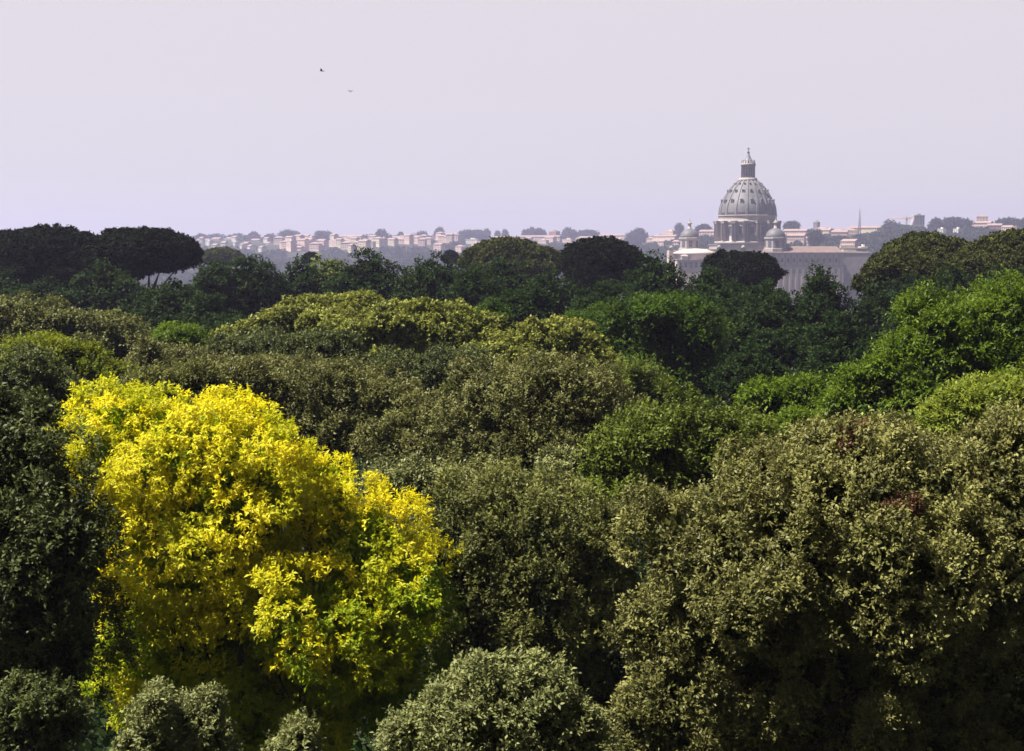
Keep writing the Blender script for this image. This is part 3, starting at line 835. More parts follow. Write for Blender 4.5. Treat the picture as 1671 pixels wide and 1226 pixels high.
def build_basilica():
    base = at(1219, HOR, BD)
    gz = -42.0
    root = empty("basilica", (base[0], BD, gz))
    tag(root, "great domed stone basilica with a tall lantern rising over the trees", "basilica")
    Z = lambda py: zz(py) - gz
    # --- lower body: crossing block, long nave to the right, apse end to the left
    b = MB()
    b.box(bx(1150), bx(1290), -34, 40, 0, Z(409))
    body = b.build("crossing_block", STONE_WARM, root)
    MB().box(bx(1150) - 1.2, bx(1290) + 1.2, -35.2, 41.2, Z(409), Z(406.5)).build("cornice", STONE, body)
    MB().box(bx(1165), bx(1277), -33, 33, Z(406.5), Z(400)).build("podium", STONE, root)
    MB().box(bx(1163.5), bx(1278.5), -34, 34, Z(400), Z(398.4)).build("podium_cornice", LEAD_DARK, root)
    nv = MB().box(bx(1233), bx(1357), -52, -12, 0, Z(414)).build("nave", STONE_WARM, root)
    MB().box(bx(1232), bx(1358), -53.4, -10.6, Z(414), Z(411.6)).build("cornice", LEAD_DARK, nv)
    MB().gable(bx(1233), bx(1357), -52.5, -11.5, Z(411.6), Z(402), 'x', 3.0).build("roof", TILE_DULL, nv)
    pil = None
    for k in range(13):
        x = bx(1237 + k * 9.4)
        if pil is None:
            pil = MB().box(-1.1, 1.1, -0.35, 0.0, 0, Z(414)).build("pilaster", STONE, nv, (x, -52.0, 0))
        else:
            copy_at(pil, nv, (x, -52.0, 0), 0)
    win = None
    for k in range(12):
        for row, py in enumerate((424, 441)):
            x = bx(1241.7 + k * 9.4)
            if win is None:
                win = MB().box(-1.1, 1.1, -0.25, 0.0, -1.9, 1.9).build("window", GLASS, nv, (x, -52.0, Z(py)))
            else:
                copy_at(win, nv, (x, -52.0, Z(py)), 0)
    MB().box(bx(1234), bx(1356), -52.5, -52.0, Z(433), Z(431.4)).build("string_course", STONE_PALE, nv)
    lw_ = MB().box(bx(1096), bx(1172), -52, -34, 0, Z(424)).build("lower_range", STONE_WARM, root)
    MB().box(bx(1095), bx(1173), -53, -33.8, Z(424), Z(422.4)).build("cornice", STONE_PALE, lw_)
    lwin = None
    for k in range(9):
        x = bx(1101 + k * 8.2)
        if lwin is None:
            lwin = MB().box(-1.2, 1.2, -0.3, 0, -2.6, 2.6).build("window", GLASS, lw_, (x, -52, Z(431)))
        else:
            copy_at(lwin, lw_, (x, -52, Z(431)), 0)
    for px0_, px1_, pt in ((1104, 1114, 417.5), (1144, 1156, 418.5)):
        MB().box(bx(px0_), bx(px1_), -48, -38, Z(422.4), Z(pt)).gable(bx(px0_) - .5, bx(px1_) + .5, -48.5, -37.5, Z(pt), Z(pt - 2.5), 'x', 1.5).build("attic_room", STONE, lw_)
    # apse end at the left
    ap = MB()
    ap.lathe([(22, 0), (22, Z(415)), (23.2, Z(414.8)), (23.2, Z(412)), (15, Z(407.5)), (0.1, Z(405.5))], 32, (bx(1133), -22))
    ap.build("apse", STONE_WARM, root)
    wing = MB().box(bx(1099), bx(1160), -20, 30, 0, Z(411)).build("transept", STONE_WARM, root)
    MB().box(bx(1098), bx(1161), -21.2, 31.2, Z(411), Z(408.6)).build("cornice", STONE, wing)
    w2 = None
    for k in range(5):
        a = R(-150 + k * 30)
        loc = (bx(1133) + 22.0 * math.cos(a), -22 + 22.0 * math.sin(a), Z(427))
        if w2 is None:
            w2 = MB().box(-1.3, 1.3, -0.3, 0.3, -3, 3).build("window", GLASS, root, loc)
            w2.rotation_euler = (0, 0, a + math.pi / 2)
        else:
            copy_at(w2, root, loc, a + math.pi / 2)
    for px, py in ((1093, 404), (1165.5, 403), (1203.5, 403.5)):
        st = MB()
        st.lathe([(2.2, Z(py + 5)), (2.2, Z(py + 1.5)), (2.5, Z(py + 1.4)), (1.9, Z(py - 1)), (0.9, Z(py - 2.6)), (0.15, Z(py - 3.4))], 12, (bx(px), -36 if px > 1100 else -18))
        st.build("turret", STONE_PALE, root)
    MB().box(bx(1089), bx(1099), -20, 0, 0, Z(409)).build("sacristy_wall", STONE_WARM, root)
    # --- drum
    dr = MB()
    dr.lathe([(32.5, Z(398.4)), (32.5, Z(394.5)), (31, Z(394)), (28.2, Z(393.5)), (28.2, Z(365.5)), (29.2, Z(365)), (29.2, Z(361.2)), (28.9, Z(361)), (28.9, Z(354)), (29.6, Z(353.6)), (29.6, Z(352.4)), (28.4, Z(352))], 64)
    drum = dr.build("drum", STONE, root)
    bt = None
    for (x, y, a) in ring(16, 28.0, 0.5):
        if bt is None:
            m = MB()
            m.box(-0.5, 3.6, -1.25, 1.25, Z(394), Z(365.4))
            for s in (-1, 1):
                m.lathe([(0.95, Z(393)), (0.8, Z(367)), (1.1, Z(366.5)), (1.1, Z(365.6))], 10, (4.2, s * 1.15))
            m.box(-0.5, 5.6, -2.4, 2.4, Z(365.35), Z(362.6))
            m.box(-0.5, 6.0, -2.7, 2.7, Z(362.6), Z(361.4))
            bt = m.build("buttress", STONE, drum)
            bt.location = (x, y, 0); bt.rotation_euler = (0, 0, a)
        else:
            copy_at(bt, drum, (x, y, 0), a)
    wd = None
    for (x, y, a) in ring(16, 28.05, 0.0):
        if wd is None:
            wd = MB().box(0, 0.5, -1.9, 1.9, Z(384), Z(371.5)).build("window", GLASS, drum)
            wd.location = (x, y, 0); wd.rotation_euler = (0, 0, a)
            fr = MB()
            fr.box(0, 0.9, -2.6, -1.9, Z(385), Z(370.5)); fr.box(0, 0.9, 1.9, 2.6, Z(385), Z(370.5))
            fr.add([(0, -3.2, Z(370.5)), (1.2, -3.2, Z(370.5)), (1.2, 3.2, Z(370.5)), (0, 3.2, Z(370.5)), (0, 0, Z(367.6)), (1.2, 0, Z(367.6))],
                   [(0, 1, 2, 3), (1, 5, 2), (0, 3, 4), (0, 4, 5, 1), (3, 2, 5, 4)])
            fr0 = fr.build("window_frame", STONE_PALE, drum)
            fr0.location = (x, y, 0); fr0.rotation_euler = (0, 0, a)
        else:
            copy_at(wd, drum, (x, y, 0), a); copy_at(fr0, drum, (x, y, 0), a)
    # --- dome
    prof_px = [(45.6, 352), (45.4, 347), (44.6, 341), (43.0, 335), (40.6, 329.5), (37.4, 324), (33.3, 317), (28.4, 309.8), (23.2, 304), (18.5, 299.6), (14.2, 296.6), (12.8, 295.8)]
    prof = [(r * BK, Z(y)) for r, y in prof_px]
    dome = MB().lathe(prof, 96).build("dome", LEAD, root)
    rib = None
    for (x, y, a) in ring(16, 1.0, 0.5):
        if rib is None:
            vs, fs = [], []
            for i, (r, z) in enumerate(prof):
                hw = 0.55 + 0.75 * r / prof[0][0]
                for (dr_, s) in ((-0.3, -1), (0.75, -0.8), (0.75, 0.8), (-0.3, 1)):
                    vs.append((r + dr_ * (0.6 + 0.4 * r / prof[0][0]), s * hw, z + max(0, dr_) * (1 - r / prof[0][0])))
            for i in range(len(prof) - 1):
                for k in range(3):
                    fs.append((i * 4 + k, i * 4 + k + 1, i * 4 + k + 5, i * 4 + k + 4))
            rib = MB().add(vs, fs).build("rib", LEAD_RIB, dome)
            rib.rotation_euler = (0, 0, a)
        else:
            copy_at(rib, dome, (0, 0, 0), a)
    for (py, sc) in ((330.5, 1.0), (314.5, 0.85), (302.8, 0.6)):
        r = float(np.interp(-py, [-p[1] for p in prof_px], [p[0] for p in prof_px])) * BK
        dm = None
        for (x, y, a) in ring(16, r - 1.3 * sc, 0.0):
            if dm is None:
                m = MB()
                m.box(0, 2.6 * sc, -1.3 * sc, -0.75 * sc, -1.6 * sc, 1.7 * sc)
                m.box(0, 2.6 * sc, 0.75 * sc, 1.3 * sc, -1.6 * sc, 1.7 * sc)
                m.gable(0, 2.9 * sc, -1.6 * sc, 1.6 * sc, 1.7 * sc, 2.7 * sc, 'x')
                dm = m.build("dormer", LEAD, dome); dm.location = (x, y, Z(py)); dm.rotation_euler = (0, 0, a)
                dk = MB().box(0, 2.1 * sc, -0.74 * sc, 0.74 * sc, -1.5 * sc, 1.69 * sc).build("dormer_opening", LEAD_DARK, dome)
                dk.location = (x, y, Z(py)); dk.rotation_euler = (0, 0, a)
            else:
                copy_at(dm, dome, (x, y, Z(py)), a); copy_at(dk, dome, (x, y, Z(py)), a)
    # --- lantern
    ln = MB().lathe([(9.2, Z(297)), (9.2, Z(293.6)), (8.6, Z(293.5)), (8.6, Z(292)), (5.2, Z(291.6)), (5.2, Z(273)), (7.4, Z(272.6)), (7.4, Z(269)), (6.4, Z(268.6)), (6.2, Z(265.5))], 32)
    lantern = ln.build("lantern", STONE, root)
    lc = None
    for (x, y, a) in ring(16, 6.3, 0.5):
        if lc is None:
            lc = MB().lathe([(0.75, Z(291.6)), (0.6, Z(274)), (0.85, Z(273.5)), (0.85, Z(272.6))], 8).build("column", STONE, lantern)
            lc.location = (x, y, 0)
        else:
            copy_at(lc, lantern, (x, y, 0), 0)
    lw = None
    for (x, y, a) in ring(16, 5.15, 0.0):
        if lw is None:
            lw = MB().box(0, 0.4, -0.6, 0.6, Z(289), Z(276)).build("window", GLASS, lantern)
            lw.location = (x, y, 0); lw.rotation_euler = (0, 0, a)
        else:
            copy_at(lw, lantern, (x, y, 0), a)
    cd = None
    for (x, y, a) in ring(16, 6.3, 0.5):
        if cd is None:
            cd = MB().lathe([(0.55, Z(268.8)), (0.35, Z(266)), (0.5, Z(265.2)), (0.1, Z(262))], 6).build("candelabrum", STONE, lantern)
            cd.location = (x, y, 0)
        else:
            copy_at(cd, lantern, (x, y, 0), 0)
    MB().lathe([(5.2, Z(266)), (4.6, Z(264.5)), (3.0, Z(261)), (1.9, Z(257)), (1.1, Z(254)), (0.7, Z(252.6))], 20).build("spire", LEAD_DARK, lantern)
    MB().lathe([(0.1, Z(253.2))] + [(1.35 * math.sin(t), Z(251.2) - 1.35 * math.cos(t)) for t in np.linspace(0.3, 2.85, 9)] + [(0.1, Z(249))], 16).build("orb", BRONZE, lantern)
    MB().box(-0.28, 0.28, -0.28, 0.28, Z(249.4), Z(243)).box(-1.5, -0.29, -0.26, 0.26, Z(246), Z(245)).box(0.29, 1.5, -0.26, 0.26, Z(246), Z(245)).build("cross", BRONZE, lantern)
    # --- minor cupolas
    for (px, dy, y0) in ((1127, 8, 0.0), (1253, -40, 0.0)):
        x = bx(px)
        r = 9.7
        cu = MB()
        cu.lathe([(11.5, Z(412)), (11.5, Z(406)), (10.3, Z(405.5)), (10.3, Z(391)), (11.2, Z(390.6)), (11.2, Z(388)), (10.2, Z(387.6))], 8, (0, 0), False)
        cup = cu.build("minor_cupola", STONE, root, (x, dy, 0))
        cup.rotation_euler = (0, 0, R(22.5))
        MB().lathe([(r * math.cos(t), Z(387.6) + (Z(373.5) - Z(387.6)) * math.sin(t)) for t in np.linspace(0, 1.38, 10)], 32).build("cupola_roof", LEAD, cup)
        MB().lathe([(2.6, Z(374.6)), (2.6, Z(373)), (1.7, Z(372.8)), (1.7, Z(366)), (2.5, Z(365.6)), (2.5, Z(364.4)), (1.6, Z(363.6)), (0.7, Z(361)), (0.2, Z(358)), (0.12, Z(355))], 12).build("cupola_lantern", STONE, cup)
        o0 = None
        for (xx, yy, a) in ring(8, 10.3 * math.cos(math.pi / 8), 0.5):
            if o0 is None:
                o0 = MB().box(-0.5, 0.22, -1.7, 1.7, Z(403.5), Z(393)).build("opening", GLASS, cup)
                o0.location = (xx, yy, 0); o0.rotation_euler = (0, 0, a)
            else:
                copy_at(o0, cup, (xx, yy, 0), a)
    return root


build_basilica()


HOUSES = []


def building(name, label, px0, px1, ptop, D, depth=16.0, wall='pink', roof='gable', rh=3.5, rmat=None, win=None, group=None, pbase=None, extra=None, rz=0.0):
    """a building whose front spans px0..px1, eaves at row ptop, D metres away; win=(columns, rows, w, h)"""
    a = at(px0, ptop, D); b = at(px1, ptop, D)
    xm = (a[0] + b[0]) / 2
    W = b[0] - a[0]
    HOUSES.append((px0, px1, ptop, D))
    gz = float(min(ground_z(xm, D), ground_z(xm - W / 2, D), ground_z(xm + W / 2, D + depth))) - 0.5
    if pbase is not None:
        gz = min(gz, at(px0, pbase, D)[2])
    H = a[2] - gz
    if H < 4: H = 4.0
    root = empty(name, (xm, D, gz), rz)
    wl_ = MB().box(-W / 2, W / 2, 0, depth, 0, H).build("wall", PLASTER[wall], root)
    rm = rmat or TILE_PALE
    if roof == 'gable':
        MB().gable(-W / 2 - 0.6, W / 2 + 0.6, -0.7, depth + 0.7, H, H + rh, 'x').build("roof", rm, root)
    elif roof == 'hip':
        MB().gable(-W / 2 - 0.6, W / 2 + 0.6, -0.7, depth + 0.7, H, H + rh, 'x', min(W * 0.3, depth * 0.5)).build("roof", rm, root)
    elif roof == 'front':
        MB().gable(-W / 2 - 0.6, W / 2 + 0.6, -0.7, depth + 0.7, H, H + rh, 'y').build("roof", rm, root)
    else:
        m = MB().box(-W / 2 - 0.3, W / 2 + 0.3, -0.3, depth + 0.3, H, H + 0.9)
        m.build("parapet", PLASTER['white' if wall == 'white' else 'cream'], root)
        MB().box(-W * 0.15, W * 0.2, depth * 0.35, depth * 0.65, H + 0.9, H + 3.2).build("stair_head", PLASTER[wall], root)
    if win:
        nc, nr, ww, wh = win
        w0 = None
        for i in range(nc):
            for j in range(nr):
                x = -W / 2 + W * (i + 0.5) / nc
                z = H - 2.3 - j * 3.4
                if z < 1.5: continue
                if w0 is None:
                    w0 = MB().box(-ww / 2, ww / 2, -0.15, 0, -wh / 2, wh / 2).build("window", GLASS, wl_, (x, 0, z))
                else:
                    copy_at(w0, wl_, (x, 0, z), 0)
    if extra: extra(root, W, H, depth)
    tag(root, label, "building", group)
    return root


building("palace", "plain shaded stone palace wing at the right end of the basilica", 1361, 1421, 413, 1395, 40, 'grey', 'flat', win=None)
building("terrace_house", "small white roofed pavilion on top behind the palace wing", 1405, 1416, 404, 1470, 12, 'white', 'flat', pbase=412)
building("palace_wing", "pale low wing between the basilica nave and the palace wall", 1353, 1415, 406, 1450, 20, 'grey', 'flat')

HG = "houses along the distant ridge"
def tower_slope(root, W, H, d):
    MB().add([(-W / 2 - 8, 0, 0), (-W / 2, 0, 0), (-W / 2, d, 0), (-W / 2 - 8, d, 0), (-W / 2, 0, H * 0.85), (-W / 2, d, H * 0.85)],
             [(0, 1, 4), (3, 5, 2), (0, 4, 5, 3), (0, 3, 2, 1), (1, 2, 5, 4)]).build("lean_to", PLASTER['grey'], root)
for h in [
    ("house", "low house with pale pink roof, leftmost on the ridge", 319, 340, 395.5, 2560, 'cream', 'gable', (6, 2, 1.6, 1.8)),
    ("house", "second pale roofed house from the left, beside the leftmost", 342, 360, 395, 2600, 'pink', 'gable', (5, 2, 1.6, 1.8)),
    ("house", "long low cream house on the left ridge", 366, 384, 394.5, 2560, 'white', 'gable', (6, 2, 1.6, 1.8)),
    ("house", "small white house left of the beige block", 386, 393, 394, 2500, 'white', 'flat', (2, 2, 1.6, 1.8)),
    ("house", "white cottage halfway down the left slope", 396, 404, 400, 2300, 'white', 'gable', (2, 1, 1.6, 1.8)),
    ("house", "small pale house between the white cottage and the beige block", 408, 424, 394, 2600, 'cream', 'gable', (4, 1, 1.6, 1.8)),
    ("house", "white shed standing alone under the ridge", 433, 439, 399.5, 2350, 'white', 'gable', None),
    ("apartment_block", "beige apartment block, leftmost of the apartment blocks", 448, 466, 392, 2420, 'cream', 'flat', (5, 4, 1.8, 1.7)),
    ("apartment_block", "lower beige block stepped beside the leftmost apartment block", 467, 482, 395, 2400, 'cream', 'hip', (4, 3, 1.8, 1.7)),
    ("apartment_block", "salmon house with bright roof between two round trees", 495, 512, 394, 2440, 'pink', 'gable', (4, 3, 1.8, 1.7)),
    ("house", "low salmon house on the slope below the round trees", 470, 492, 404, 2150, 'pink', 'gable', (6, 1, 1.6, 1.7)),
    ("house", "pink terrace row low on the slope", 498, 526, 403, 2180, 'pink', 'gable', (8, 2, 1.6, 1.7)),
    ("apartment_block", "wide pink apartment block below the ridge", 531, 562, 393, 2300, 'pink', 'flat', (9, 5, 1.7, 1.7)),
    ("apartment_block", "pink apartment block with bright balconies, right of the wide one", 564, 580, 390, 2350, 'cream', 'hip', (5, 5, 2.0, 1.6)),
    ("apartment_block", "orange roofed block on the skyline behind the wide pink one", 546, 598, 386, 2560, 'pink', 'gable', (12, 2, 1.6, 1.7)),
    ("apartment_block", "narrow pale tower block left of the dark round tree", 601, 611, 389, 2320, 'white', 'flat', (3, 6, 1.8, 1.7)),
    ("apartment_block", "pink block with tall pale windows right of the dark round tree", 641, 660, 391, 2350, 'pink', 'hip', (5, 4, 1.8, 1.8)),
    ("apartment_block", "dusky pink block adjoining the one with tall windows", 661, 680, 390, 2380, 'pink', 'gable', (5, 4, 1.8, 1.8)),
    ("house", "long house with bright ridge roof behind the dusky pink blocks", 636, 678, 387.5, 2600, 'cream', 'gable', (10, 1, 1.6, 1.7)),
    ("house", "low pink house left of the hilltop villa", 700, 720, 393, 2480, 'pink', 'gable', (5, 2, 1.6, 1.7)),
    ("villa", "hilltop villa with a raised middle and terracotta roof", 722, 748, 383, 2520, 'pink', 'hip', (6, 3, 1.7, 1.8)),
    ("house", "house with white flat roof under the flat topped trees", 759, 780, 391, 2450, 'white', 'flat', (6, 1, 1.6, 1.7)),
    ("house", "long low house with glowing roof, left of the row of cypresses", 802, 838, 388, 2560, 'pink', 'gable', (10, 1, 1.6, 1.7)),
    ("house", "longest low house with glowing roof under the cypresses", 844, 915, 386.5, 2590, 'pink', 'gable', (18, 2, 1.6, 1.7)),
    ("apartment_block", "dark block rising above the longest house", 894, 909, 378, 2640, 'brick', 'flat', (4, 2, 1.6, 1.7)),
    ("house", "peach roofed long house left of the basilica", 976, 1022, 384.5, 2540, 'cream', 'gable', (12, 2, 1.6, 1.7)),
    ("house", "dim house below the peach roofed one", 940, 975, 388, 2560, 'grey', 'hip', (8, 2, 1.6, 1.7)),
    ("house", "house with chimney like top left of the small cupola", 1082, 1100, 378, 2500, 'pink', 'flat', (4, 2, 1.6, 1.7)),
    ("house", "low house with peach roof left of the small cupola", 1060, 1106, 386, 2450, 'pink', 'gable', (12, 1, 1.6, 1.7)),
    ("house", "pink house touching the left side of the drum", 1140, 1168, 378, 2450, 'pink', 'gable', (6, 2, 1.6, 1.7)),
    ("house", "pale pink long house touching the right side of the dome drum", 1277, 1316, 377, 2380, 'pink', 'gable', (10, 2, 1.6, 1.7)),
    ("house", "salmon house one step below the long one right of the drum", 1284, 1312, 385, 2150, 'pink', 'gable', (8, 2, 1.6, 1.7)),
    ("tower_house", "small square tower on the skyline right of the dome", 1327, 1334, 363, 2420, 'grey', 'flat', (2, 2, 1.6, 1.7)),
    ("house", "peach house below the small square tower", 1329, 1354, 376, 2350, 'cream', 'gable', (7, 2, 1.6, 1.7)),
    ("house", "house between the small square tower and the mast", 1357, 1382, 379, 2280, 'pink', 'gable', (7, 2, 1.6, 1.7)),
    ("house", "wide salmon house on the slope below the mast", 1370, 1396, 394, 1950, 'pink', 'gable', (7, 2, 1.6, 1.7)),
    ("house", "long pale house at the foot of the mast", 1386, 1438, 372, 2380, 'cream', 'gable', (14, 1, 1.6, 1.7)),
    ("house", "white house among the blue trees, right of the dark blocky tower", 1530, 1539, 374.5, 2150, 'white', 'flat', (2, 1, 1.6, 1.7)),
    ("house", "white house left of the rose coloured long house", 1555, 1564, 374.5, 2140, 'white', 'flat', (2, 1, 1.6, 1.7)),
    ("house", "rose coloured long house with a square block on top", 1584, 1616, 364, 2280, 'pink', 'gable', (9, 2, 1.6, 1.7)),
    ("tower_house", "square brick block standing on the rose coloured house", 1594, 1612, 354, 2310, 'pink', 'flat', (4, 3, 1.6, 1.7)),
    ("house", "pale roofed long house at the far right of the ridge", 1633, 1666, 371, 2200, 'cream', 'gable', (9, 1, 1.6, 1.7)),
    ("house", "dark rose house between the two right ends of the ridge", 1612, 1634, 368, 2250, 'brick', 'gable', (6, 2, 1.6, 1.7)),
]:
    nm, lab, x0, x1, pt, D, wl0, rf, wn0 = h
    D = far(D, (x0 + x1) / 2)
    building(nm, lab, x0, x1, pt, D, 15.0, wl0, rf, 3.2, None, wn0, HG, rz=-0.55 + 0.25 * math.sin(x0 * 1.7))
rngh = random.Random(21)
for (lo, hi, n, lab, wl0) in [
    (445, 530, 17, "small pinkish house in the crowded part of the ridge around the salmon house", 'pink'),
    (530, 640, 20, "small cream house crowded between the pink apartment blocks", 'cream'),
    (640, 740, 15, "small dusky house on the slope around the blocks with tall windows", 'pink'),
    (740, 1110, 20, "low peach roofed house in the hazy strip between the hilltop villa and the basilica", 'pink'),
    (1280, 1420, 9, "small rose house scattered between the dome and the mast", 'pink'),
    (320, 445, 10, "small pale house scattered on the leftmost slope of the ridge", 'white')]:
    tall = lo in (445, 530, 640)
    for i in range(n):
        x0 = lo + (hi - lo - 10) * (i + rngh.random()) / n
        ww = rngh.uniform(8, 19) if lo > 400 else rngh.uniform(5, 10)
        D = far(rngh.uniform(2080, 2500), x0)
        xm = (x0 + ww / 2 - 835.5) / FPX * D
        zt = float(ground_z(xm, D)) + (rngh.uniform(10, 20) if tall else rngh.uniform(7, 11))
        building("house", lab, x0, x0 + ww, HOR - FPX * (zt - EYE) / D, D, 13.0, wl0, rngh.choice(['gable', 'hip', 'flat', 'gable']), 3.0, None, (max(2, int(ww / 3)), 3, 1.5, 1.6), HG, rz=rngh.uniform(-0.85, -0.25))
building("blocky_tower", "dark blocky tower house with a sloping left flank beside the crane", 1492, 1509, 352, far(2300, 1500), 16, 'grey', 'flat', win=(4, 4, 1.6, 1.8), extra=tower_slope)


def build_mast():
    p = at(1402.5, 371, 2250)
    gz = float(ground_z(p[0], p[1]))
    root = empty("radio_mast", (p[0], p[1], gz))
    H = at(1402.5, 337, 2250)[2] - gz
    m = MB()
    w0, w1 = 1.7, 1.1
    cor = [(-1, -1), (1, -1), (1, 1), (-1, 1)]
    for (sx, sy) in cor:
        m.tube([(sx * w0, sy * w0, 0), (sx * w1, sy * w1, H * 0.72)], [0.35, 0.25], 4)
    nseg = 12
    for i in range(nseg):
        t0, t1 = i / nseg, (i + 1) / nseg
        a0 = w0 + (w1 - w0) * t0; a1 = w0 + (w1 - w0) * t1
        for k in range(4):
            (ax, ay), (bx_, by_) = cor[k], cor[(k + 1) % 4]
            m.tube([(ax * a0, ay * a0, H * 0.72 * t0), (bx_ * a1, by_ * a1, H * 0.72 * t1)], [0.14, 0.14], 4)
            m.tube([(bx_ * a0, by_ * a0, H * 0.72 * t0), (ax * a1, ay * a1, H * 0.72 * t1)], [0.14, 0.14], 4)
    m.build("lattice", STEEL, root)
    MB().tube([(0, 0, H * 0.70), (0, 0, H)], [0.45, 0.2], 6).build("antenna", STEEL, root)
    for z in (0.78, 0.86):
        MB().tube([(-2.2, 0, H * z), (2.2, 0, H * z)], [0.18, 0.18], 5).build("crossarm", STEEL, root)
    tag(root, "tall thin lattice radio mast on the ridge right of the dome", "mast")


def build_crane():
    p = at(1479, 371, 2350)
    gz = float(ground_z(p[0], p[1]))
    root = empty("tower_crane", (p[0], p[1], gz))
    Hj = at(1479, 357, 2350)[2] - gz
    k = 2350 / FPX
    m = MB()
    for sx in (-0.8, 0.8):
        for sy in (-0.8, 0.8):
            m.tube([(sx, sy, 0), (sx, sy, Hj)], [0.22, 0.22], 4)
    for i in range(16):
        z0, z1 = Hj * i / 16, Hj * (i + 1) / 16
        s = 1 if i % 2 else -1
        m.tube([(-0.8 * s, -0.8, z0), (0.8 * s, -0.8, z1)], [0.12, 0.12], 4)
        m.tube([(-0.8, 0.8 * s, z0), (-0.8, -0.8 * s, z1)], [0.12, 0.12], 4)
        m.tube([(-0.8 * s, 0.8, z0), (0.8 * s, 0.8, z1)], [0.12, 0.12], 4)
    m.build("mast", CRANE, root)
    j = MB()
    L0, L1 = -26 * k, 15 * k
    for (y, z) in ((-0.7, 0), (0.7, 0), (0, 1.4)):
        j.tube([(L0, y, Hj + z), (L1, y, Hj + z)], [0.42, 0.42], 4)
    for i in range(24):
        a = L0 + (L1 - L0) * i / 24; b = L0 + (L1 - L0) * (i + 1) / 24
        j.tube([(a, -0.7, Hj), ((a + b) / 2, 0, Hj + 1.4), (b, -0.7, Hj)], [0.12] * 3, 4)
    j.build("jib", CRANE, root)
    MB().box(-1.1, 1.1, -2.6, -0.95, Hj - 3, Hj - 0.5).build("cab", STEEL, root)
    MB().gable(-1.0, 1.0, -1, 1, Hj + 1.5, Hj + 6, 'x', 0.9).build("apex", CRANE, root)
    MB().box(L1 - 3.5, L1 - 0.5, -0.6, 0.6, Hj - 2.2, Hj - 0.3).build("counterweight", STEEL, root)
    tag(root, "tower crane with long level jib beside the dark blocky tower", "crane")


def build_post():
    p = at(1522, 372, 2280)
    gz = float(ground_z(p[0], p[1]))
    root = empty("antenna_pole", (p[0], p[1], gz))
    H = at(1522, 355, 2280)[2] - gz
    MB().tube([(0, 0, 0), (0, 0, H)], [0.5, 0.3], 6).build("pole", STEEL, root)
    MB().tube([(-1.2, 0, H * 0.93), (1.2, 0, H * 0.93)], [0.2, 0.2], 5).build("crossarm", STEEL, root)
    tag(root, "short thin antenna pole on the ridge, right of the blocky tower", "pole")


build_mast(); build_crane(); build_post()

# ------------------------------------------------------------------ trees on the far ridge
RG = "separate trees on the far ridge"
for (nm, lab, cx, top, w, h, D, flat) in [
    ("ridge_tree", "broad rounded tree on the skyline above the beige apartment block", 471, 380, 30, 14, 2500, True),
    ("ridge_tree", "rounded tree on the skyline between the salmon house and the pink block", 528, 381, 28, 16, 2480, True),
    ("ridge_tree", "dark domed tree right of the narrow pale tower block", 622, 379, 32, 36, 2380, False),
    ("ridge_tree", "wide domed tree right of the dusky pink blocks", 690, 381, 34, 28, 2450, False),
    ("ridge_tree", "flat topped tree right of the hilltop villa", 771, 379, 46, 14, 2560, True),
    ("ridge_tree", "rounded tree at the right end of the longest house", 929, 376, 24, 24, 2560, False),
    ("ridge_tree", "low spreading tree left of the peach roofed house", 960, 380, 34, 12, 2600, True),
    ("ridge_tree", "tree crown to the right of the peach roofed house", 1040, 378, 30, 20, 2500, False),
    ("ridge_tree", "small tree between the small cupola and the drum", 1148, 370, 20, 14, 2500, True),
    ("ridge_tree", "small dark umbrella tree on the skyline right of the dome", 1292, 365, 18, 14, 2450, True),
    ("ridge_tree", "dark bushy tree on the slope below the small square tower", 1331, 379, 22, 22, 1900, False),
    ("ridge_tree", "tall domed tree crowning the hill left of the crane", 1452, 363, 36, 30, 2250, False),
    ("ridge_tree", "wide low tree on the skyline left of the rose coloured house", 1560, 358, 52, 22, 2260, True),
    ("ridge_tree", "tree between blocky tower and wide low tree", 1528, 361, 20, 18, 2240, False),
    ("ridge_tree", "wide tree on the skyline at the far right", 1645, 359, 40, 16, 2300, True),
    ("ridge_tree", "tree cut by the right edge on the ridge", 1670, 362, 26, 20, 2200, False),
    ("ridge_tree", "small round tree among the leftmost roofs", 328, 386, 12, 12, 2640, False),
    ("ridge_tree", "round tree behind the second pale roofed house", 352, 387, 18, 10, 2640, True),
    ("ridge_tree", "tree behind the long low cream house", 388, 386, 16, 10, 2640, True),
    ("ridge_tree", "tree left of the beige apartment block", 414, 384, 16, 12, 2640, False),
    ("ridge_tree", "small tree crown above the white shed", 440, 387, 18, 12, 2600, False),
]:
    auto_tree(nm, lab, 'far', 'broad', far(D, cx), cx, top, w, h, 6, flat, crad=4.0, leaf=2.6, dens=0.6, nbranch=6, group=RG, r0=0.5)
CY = "cypresses behind the longest ridge house"
cyp = None
